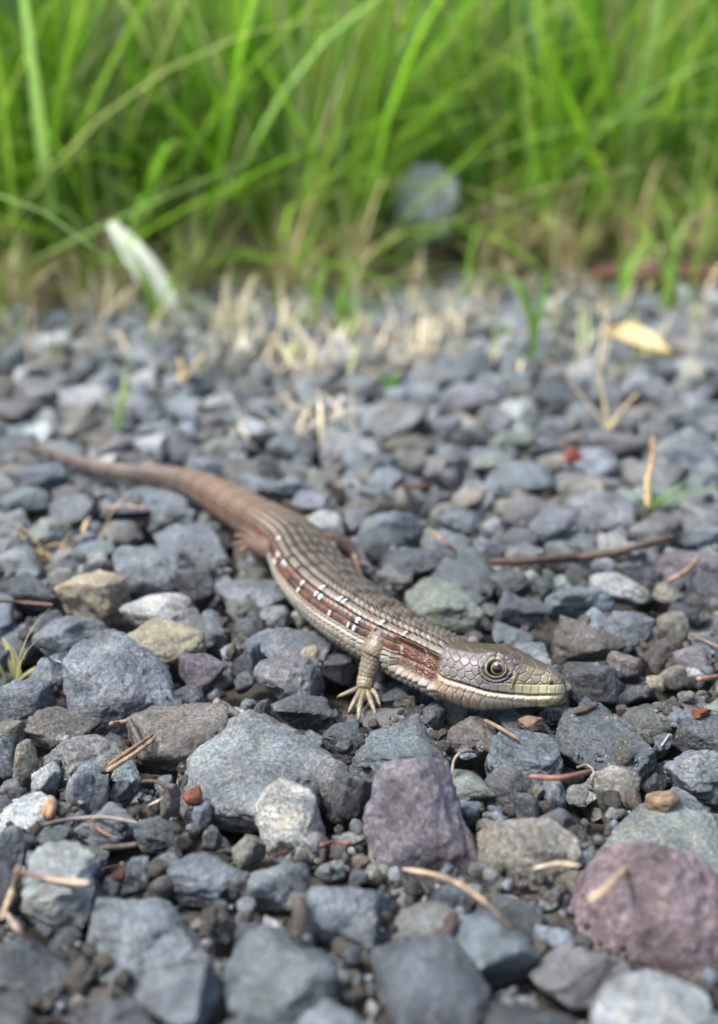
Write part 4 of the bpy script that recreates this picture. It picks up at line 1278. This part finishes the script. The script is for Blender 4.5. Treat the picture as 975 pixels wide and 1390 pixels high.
straw('wood_chip', [(405, 1218), (408, 1245), (402, 1272)], .11, .09, (104, 92, 84), (88, 78, 72), 'dark brown wood chip beside a blue crystalline stone', 'wood chip', flat=.6, n_phi=8)
straw('bark_flake', [(590, 1270), (606, 1262), (618, 1240)], .12, .07, (96, 78, 74), (84, 68, 64), 'dark bark flake resting on the smooth grey stone', 'bark', flat=.35, n_phi=8)
straw('bark_flake', [(548, 690), (568, 694), (584, 690)], .16, .12, (120, 74, 60), (104, 64, 52), 'reddish bark flake in front of the smooth beige oval pebble', 'bark', flat=.5, n_phi=8)
straw('bark_flake', [(444, 660), (456, 672), (462, 684)], .14, .12, (66, 40, 34), (54, 34, 30), 'dark red-black bark flake behind the light teal-blue stone', 'bark', flat=.8, n_phi=8)


def nugget(name, px, py, w, h, c, label, cat, seed, lift=.0, rd=.7):
    p_ = rest(px, py + h * .3, .0)
    sc_ = ppcm(p_)
    V_, F_ = stone_shape(4, seed, rd)
    V_ = V_ * np.array((w / 2, (w + h) / 4, h / 2)) / sc_
    p_[2] += h / 2 / sc_ * .6 + lift
    cc = np.array(srgb(*c)) * (1 + .35 * fbm(V_ * 9, 2, seed))[:, None]
    return obj(name, new_mesh(name, V_, F_, cc), M_DRY, loc=p_, label=label, cat=cat)


nugget('seed_husk', 262, 1081, 28, 22, (96, 60, 46), 'reddish brown seed husk beside the biggest rounded boulder', 'seed husk', 51)
nugget('seed', 68, 1097, 18, 30, (170, 138, 104), 'pale tan seed beside the rusty-patched blue stone', 'seed', 52)
nugget('bark_chip', 161, 1189, 20, 22, (70, 44, 38), 'dark red bark chip between small blue stones', 'bark', 53, rd=.1)
nugget('bark_chip', 953, 967, 28, 12, (104, 64, 48), 'rust-orange bark chip on the grit beside a slate stone', 'bark', 54, rd=.4)
nugget('berry', 778, 617, 22, 20, (112, 60, 52), 'small bright red berry on the gravel beside a beige pebble', 'berry', 55, rd=1.0)
nugget('soil_clod', 720, 980, 34, 20, (104, 90, 76), 'crumbly brown soil clod under the lizard\'s chin', 'soil', 56, rd=.3)
nugget('soil_clod', 900, 1085, 46, 28, (112, 98, 82), 'crumbly brown soil clod beside the rounded beige-grey stone', 'soil', 57, rd=.3)

# ------------------------------------------------------------------ blades and plants
def blades(base, head, length, width, lean, curl, c0, c1, seg_=7, fold=.25, twist=None):
    """many curved grass blades as one mesh: arrays of base points, headings, lengths..."""
    n = len(base)
    t = np.linspace(0, 1, seg_ + 1)
    ang = lean[:, None] + curl[:, None] * t[None] ** 1.5             # from vertical
    ds = length[:, None] / seg_
    hx = np.cumsum(np.sin(ang) * ds, 1) - np.sin(ang[:, :1]) * ds
    hz = np.cumsum(np.cos(ang) * ds, 1) - np.cos(ang[:, :1]) * ds
    dirx, diry = np.sin(head)[:, None], np.cos(head)[:, None]
    ctr_ = np.stack([base[:, :1] + hx * dirx, base[:, 1:2] + hx * diry, base[:, 2:3] + hz], 2)
    tw = head if twist is None else head + twist
    sx = np.stack([np.cos(tw), -np.sin(tw), np.zeros(n)], 1)[:, None]
    wv = width[:, None] * np.clip((1 - t[None] ** 2.2), .03, 1) * (.65 + .35 * np.clip(t[None] * 5, 0, 1)) / 2
    nrm_ = np.stack([-np.cos(ang) * dirx, -np.cos(ang) * diry, np.sin(ang)], 2)
    mid = ctr_ - nrm_ * (wv * fold)[..., None]
    Lf, Rt = ctr_ - sx * wv[..., None], ctr_ + sx * wv[..., None]
    Vb = np.stack([Lf, mid, Rt], 2)                                  # n, seg+1, 3, 3
    idx = np.arange(n * (seg_ + 1) * 3).reshape(n, seg_ + 1, 3)
    F1 = np.stack([idx[:, :-1, 0], idx[:, :-1, 1], idx[:, 1:, 1], idx[:, 1:, 0]], -1).reshape(-1, 4)
    F2 = np.stack([idx[:, :-1, 1], idx[:, :-1, 2], idx[:, 1:, 2], idx[:, 1:, 1]], -1).reshape(-1, 4)
    tt = np.clip(t * 2.2, 0, 1)[None, :, None]
    cc = c0[:, None] + (c1 - c0)[:, None] * tt
    cc = np.repeat(cc[:, :, None], 3, 2)
    return Vb.reshape(-1, 3), np.vstack([F1, F2]), cc.reshape(-1, 3)


def grass_field(n, y0, y1, hmin, hmax, wmin, wmax, greens, dry, seed, edge_pow=1.5, lean_s=.22, xs=None):
    r = np.random.default_rng(seed)
    y = y0 + (y1 - y0) * r.random(n) ** edge_pow
    x = r.uniform(-1, 1, n) * (.33 * y + 6)
    # tufts: pull blades together
    tx = np.round(x / 4.2) * 4.2 + (hash3(np.round(x / 4.2).astype(np.int64), np.round(y / 4).astype(np.int64), np.zeros(n, np.int64), 3) - .5) * 4
    x = x + (tx - x) * .55
    y = y + 2.6 * vnoise(np.stack([x * .12, x * 0, x * 0], 1), 5) + np.interp(x, [-24, -8, 0, 8, 24], [-8, -2, 0, 5, 13])
    clear = (np.abs(x - 3.6) < 3.4) & (y < 84)
    y = np.where(clear, y + 14, y)
    z = soil_height(x, y) - .1
    ln = r.uniform(hmin, hmax, n)
    wd = r.uniform(wmin, wmax, n)
    hdg = r.uniform(0, 2 * math.pi, n)
    le_ = np.abs(r.normal(0, lean_s, n)) + .03
    cu = r.uniform(.1, 1.5, n) * r.random(n)
    ci = r.integers(0, len(greens), n)
    g_ = np.array(greens)[ci] * r.uniform(.85, 1.4, n)[:, None]
    b_ = np.array(dry)[r.integers(0, len(dry), n)] * r.uniform(.7, 1.2, n)[:, None]
    return blades(np.stack([x, y, z], 1), hdg, ln, wd, le_, cu, b_ * .28 + g_ * .72, g_, twist=r.uniform(-.8, .8, n))


GREENS = [(.18, .37, .03), (.21, .41, .04), (.28, .45, .06), (.14, .31, .03), (.33, .46, .08), (.23, .39, .11), (.20, .43, .02), (.16, .36, .03), (.38, .46, .16)]
DRYS = [(.28, .22, .11), (.22, .17, .09), (.32, .27, .15), (.18, .17, .06)]
parts = [grass_field(3600, 73, 150, 14, 40, .22, .8, GREENS, DRYS, 1, lean_s=.5),
         grass_field(1700, 71, 95, 7, 22, .15, .45, GREENS, DRYS, 2, lean_s=.7),
         grass_field(500, 71, 110, 12, 34, .08, .18, [(.45, .48, .25), (.5, .46, .3), (.36, .46, .2)], DRYS, 5, lean_s=.6),
         grass_field(260, 74, 105, 22, 48, .5, 1.0, [(.30, .36, .20), (.34, .34, .16), (.25, .36, .22)], DRYS, 3)]
parts.append(grass_field(700, 72, 100, 14, 30, .15, .5, GREENS, DRYS, 6, lean_s=1.0))
off_, vs, fs, cs2 = 0, [], [], []
for a, b, c in parts:
    vs.append(a); fs.append(b + off_); cs2.append(c); off_ += len(a)
obj('grass', new_mesh('grass', np.vstack(vs), np.vstack(fs), np.vstack(cs2)), M_GRASS, kind='stuff', label='tall bright green grass growing along the edge of the gravel', cat='grass')
a, b, c = grass_field(3800, 66.5, 84, 2, 7, .10, .40, [(.54, .45, .26), (.44, .35, .18), (.6, .53, .34), (.38, .43, .14), (.32, .23, .13), (.42, .5, .16)], DRYS, 4, edge_pow=1.2, lean_s=.8)
r = np.random.default_rng(91)
n = 900
wy = 70 - 24 * r.random(n) ** 1.8
wx = r.uniform(-1, 1, n) * (.31 * wy + 2)
wx = wx + (np.round(wx / 3) * 3 - wx) * .5
wz = np.array([top_at(*q) for q in zip(wx, wy)]) - .08
wc = np.array([(.62, .54, .38), (.5, .43, .28), (.42, .46, .2), (.34, .27, .17), (.3, .42, .12)])[r.integers(0, 5, n)] * r.uniform(.7, 1.15, n)[:, None]
a2, b2, c2_ = blades(np.stack([wx, wy, wz], 1), r.uniform(0, 6.28, n), r.uniform(.6, 3.2, n), r.uniform(.06, .16, n), np.abs(r.normal(.5, .5, n)), r.uniform(0, 1.6, n), wc, wc)
a, b, c = np.vstack([a, a2]), np.vstack([b, b2 + len(a)]), np.vstack([c, c2_])
obj('dry_grass', new_mesh('dry_grass', a, b, c), M_DRY, kind='stuff', label='brown and straw-coloured dead grass matted at the foot of the tall grass', cat='dry grass')


def tuft(name, px, py, n, hmin, hmax, w, c0, c1, label, cat, seed, spread=.3, lean=.5, mat=None, green_part=None):
    r = np.random.default_rng(seed)
    b_ = rest(px, py, -.1)
    bs = np.stack([r.normal(0, spread, n), r.normal(0, spread, n), np.zeros(n)], 1)
    C0 = np.tile(np.array(c0), (n, 1)) * r.uniform(.7, 1.2, n)[:, None]
    C1 = np.tile(np.array(c1), (n, 1)) * r.uniform(.7, 1.2, n)[:, None]
    V_, F_, c_ = blades(bs, r.uniform(0, 6.28, n), r.uniform(hmin, hmax, n), r.uniform(.6, 1, n) * w, np.abs(r.normal(0, lean, n)), r.uniform(.2, 1.6, n), C0, C1)
    return obj(name, new_mesh(name, V_, F_, c_), mat or M_GRASS, loc=b_, label=label, cat=cat)


def stalk_plant(name, label, stems, loc_px, mat=None):
    """a little plant: an Empty with stems (pixel polylines rising from one foot)"""
    foot = rest(*loc_px, 0)
    rt = obj(name, None, loc=foot, label=label, cat='plant')
    rt.empty_display_size = .01
    for pts, r0, r1, c0, c1 in stems:
        P = []
        for (px, py) in pts:                 # all in the upright plane through the foot, leaning a little
            d = foot[1] * CP - (foot[2] - CAM_Z) * SP
            P.append(np.array(((px - loc_px[0]) / FPX * d, .15 * (loc_px[1] - py) / FPX * d, (loc_px[1] - py) / FPX * d / CP)))
        v_, c_, f_ = tube(P, list(np.linspace(r0, r1, len(P))), 40, 8, grad(c0, c1), amp=0, endround=False)
        obj('stem', new_mesh('stem', v_, f_, c_), mat or M_DRY, rt)
    return rt, foot


LG, LG2 = (.20, .34, .06), (.16, .34, .03)
STR, STR2 = (.56, .48, .32), (.68, .62, .46)
rt, foot = stalk_plant('sprout', 'small green sprout with one dry upright stalk beside a rounded grey stone',
                       [([(880, 688), (878, 655), (884, 625), (882, 598)], .09, .05, (220, 196, 150), (190, 150, 110))], (880, 692))
V_, F_, c_ = blades(np.zeros((7, 3)), np.array([1.4, -1.3, 2.2, -2.0, 1.7, .4, -1.6]), np.array([1.5, 1.0, 1.2, .9, 1.9, .8, .8]), np.full(7, .22),
                    np.array([.7, .7, .9, .8, .9, .3, .5]), np.full(7, .7), np.tile(np.array(LG), (7, 1)), np.tile(np.array((.15, .30, .08)), (7, 1)))
obj('leaf_tuft', new_mesh('leaf_tuft', V_, F_, c_), M_GRASS, rt)
stalk_plant('dry_sprig', 'pale dry branching sprig standing below the cream leaf',
            [([(826, 582), (819, 545), (812, 510), (822, 478), (816, 430)], .06, .03, (200, 186, 140), (196, 186, 150)),
             ([(828, 582), (842, 560), (866, 534)], .07, .03, (206, 190, 140), (196, 176, 130)),
             ([(824, 582), (795, 548), (760, 508), (738, 492)], .05, .025, (196, 188, 160), (170, 150, 110))], (826, 584))
stalk_plant('dry_sprig', 'dry twiggy sprig with pale stub in the blurred gravel behind the tail',
            [([(245, 520), (248, 500), (243, 486)], .12, .06, (200, 186, 130), (214, 200, 150)), ([(248, 520), (262, 500), (280, 482)], .08, .05, (206, 190, 150), (190, 170, 130))], (246, 522))
tuft('grass_sprout', 162, 584, 4, 1.6, 2.6, .22, (.22, .36, .08), (.30, .42, .14), 'slim pale green grass sprout behind the tail', 'grass', 31, .06, .22)
tuft('grass_sprout', 722, 486, 3, 4.0, 6.0, .5, (.16, .32, .05), (.18, .38, .04), 'bright green grass blade alone on the gravel near the cream leaf', 'grass', 32, .1, .12)
tuft('grass_sprout', 842, 424, 3, 4, 6, .6, (.18, .36, .05), (.2, .42, .04), 'green grass blade directly behind the cream leaf', 'grass', 33, .15, .12)
tuft('grass_sprout', 912, 420, 4, 5, 8, .6, (.2, .32, .07), (.2, .36, .06), 'green grass sprout beside the dark bark by the verge', 'grass', 34, .3, .15)
tuft('grass_sprout', 526, 524, 4, .7, 1.1, .28, (.10, .26, .02), (.12, .32, .03), 'tiny dark green sprout in the blurred gravel', 'grass', 35, .15, .5)
tuft('grass_sprout', 470, 452, 7, 2.0, 4.0, .4, (.24, .36, .08), (.2, .38, .06), 'light green grass tuft at the near edge of the verge', 'grass', 36, .5, .3)
tuft('grass_sprout', 415, 438, 9, 2.5, 4.5, .4, (.34, .36, .14), (.22, .36, .08), 'yellow-green grass tuft rooted in the blurred gravel', 'grass', 37, .7, .35)
tuft('grass_sprout', 207, 440, 5, 3.0, 5.0, .45, (.26, .38, .06), (.22, .38, .06), 'upright green tuft at the foot of the pale folded leaf', 'grass', 38, .3, .2)
TUSED = set()
for k, (px, py, n) in enumerate([(490, 494, 9), (600, 452, 10), (430, 505, 9), (395, 590, 8), (70, 440, 14), (140, 425, 16), (360, 470, 8), (860, 405, 8), (300, 450, 10), (555, 475, 7)]):
    o = tuft('dry_tuft', px, py, n * 3, 1.0, 3.6, .10, STR, STR2, 'wispy straw-coloured dry tuft in the blurred far gravel', 'dry grass', 60 + k, .8, .75, M_DRY)
    o['group'] = 'dry tufts in the far gravel'
    nb = min((mk for mk in MARKS if mk[1] < 700 and mk[2] not in TUSED), key=lambda mk: np.hypot(*(at(mk[0], mk[1], .1) - rest(px, py))[:2]))
    TUSED.add(nb[2])
    o['label'] = f'wispy straw-coloured dry tuft near the {nb[2]}'
tuft('dry_tuft', 85, 760, 14, .8, 2.2, .14, (.26, .19, .10), (.40, .31, .18), 'brown dry tuft between stones below the tail tip', 'dry grass', 80, .35, 1.0, M_DRY)
tuft('grass_sprout', 14, 930, 7, .8, 1.8, .16, (.30, .32, .12), (.42, .40, .20), 'half dry curly sprout beside the dark blue-grey stone', 'grass', 81, .12, .55, M_GRASS)


def leaf(name, px, py, L, W, heading, tilt, c, label, curl=.25, lift=.2, turn=0):
    """a broad leaf with thickness, resting on the gravel"""
    b_ = rest(px, py, lift)
    nu, nv_ = 18, 9
    uu, vv = np.meshgrid(np.linspace(0, 1, nu), np.linspace(-1, 1, nv_), indexing='ij')
    wid = W / 2 * np.sin(np.pi * np.clip(uu, .02, .985) ** .8) ** .75
    x = (uu - .5) * L
    y = vv * wid
    zz = curl * W * vv ** 2 * .5 + .06 * L * np.sin(uu * 3.0) - .02 * np.abs(vv) + .03 * vnoise(np.stack([uu.ravel() * 5, vv.ravel() * 3, uu.ravel() * 0], 1), 5).reshape(nu, nv_) * W
    V_ = np.stack([x.ravel(), y.ravel(), zz.ravel()], 1)
    V2 = V_ - np.array((0, 0, .03))
    Rm = rotz(heading) @ roty(tilt) @ rotx(turn)
    Vall = np.vstack([V_, V2]) @ Rm.T
    g = np.arange(nu * nv_).reshape(nu, nv_)
    F = np.stack([g[:-1, :-1].ravel(), g[1:, :-1].ravel(), g[1:, 1:].ravel(), g[:-1, 1:].ravel()], 1)
    F2 = F[:, ::-1] + nu * nv_
    rim = np.r_[g[:, 0], g[-1, 1:], g[-2::-1, -1], g[0, -2:0:-1]]
    F3 = np.stack([rim, rim + nu * nv_, np.roll(rim, -1) + nu * nv_, np.roll(rim, -1)], 1)
    cc = np.array(srgb(*c)) * (1 + .2 * np.sin((np.tile(np.abs(vv).ravel(), 2) - np.tile(uu.ravel(), 2) * 2.5) * 16) + .3 * vnoise(np.stack([np.tile(uu.ravel(), 2) * 7, np.tile(vv.ravel(), 2) * 3, np.zeros(2 * nu * nv_)], 1), 8))[:, None] * (1 - .25 * np.exp(-(np.tile(vv.ravel(), 2) / .06) ** 2))[:, None]
    return obj(name, new_mesh(name, Vall, np.vstack([F, F2, F3]), cc), M_DRY, loc=b_, label=label, cat='leaf')


leaf('leaf', 864, 472, 2.7, 1.25, -.05, .36, (206, 190, 146), 'cream-yellow fallen leaf lying on the far gravel', lift=.42, turn=.45, curl=.7)
leaf('leaf', 205, 392, 7.6, 1.5, .1, 1.05, (246, 248, 232), 'pale folded dry leaf leaning against the tall grass', lift=3.0, turn=.9)
leaf('leaf', 495, 300, 6.0, 1.2, .15, .1, (184, 196, 120), 'pale yellow-green bent leaf at the foot of the grass', lift=3.0)

# rock half hidden in the grass, bark by the verge
V_, F_ = stone_shape(5, 777, .55)
c = at(572, 278, 3.2)
o = obj('rock', new_mesh('rock', V_ * np.array((2.1, 1.5, 2.7)), F_), M_STONE, loc=(c[0], 78.5, 3.4), label='pale bluish grey rock half hidden in the tall grass', cat='rock')
o.color = (.68, .72, .74, 1)
for px, py, w, lab in [(905, 384, 4.2, 'dark brown bark piece at the edge of the grass'), (830, 380, 1.6, 'small dark brown bark chunk beside the larger bark piece')]:
    V_, F_ = stone_shape(4, px, .1)
    c = rest(px, py)
    cc = np.array(srgb(88, 66, 56)) * (1 + .4 * fbm(V_ * 5, 2, px))[:, None]
    obj('bark', new_mesh('bark', V_ * np.array((w, 1.1, .75)), F_, cc), M_DRY, loc=c + np.array((0, 0, .2)), label=lab, cat='bark')

# pale grass fibre stuck to the lizard's face in front of the eye
fb = ax_c + hd * .30 + Hrt * (float(np.interp(XE + .30, XL[:, 0], hw)) * .97)
P = [fb + Hup * .24 + Hrt * -.03 + hd * .05, fb + Hup * .12 + Hrt * .035 + hd * .01, fb + Hup * -.02 + Hrt * .05 - hd * .015, fb + Hup * -.09 + Hrt * .03 - hd * .03]
v_, c_, f_ = tube(P, [.008, .015, .016, .008], 30, 8, grad((150, 146, 96), (170, 166, 118)), amp=0)
obj('grass_fibre', new_mesh('grass_fibre', v_ - P[1], f_, c_), M_GRASS, loc=P[1], label='tiny pale yellow-green grass fibre stuck in front of the lizard\'s eye', cat='fibre')
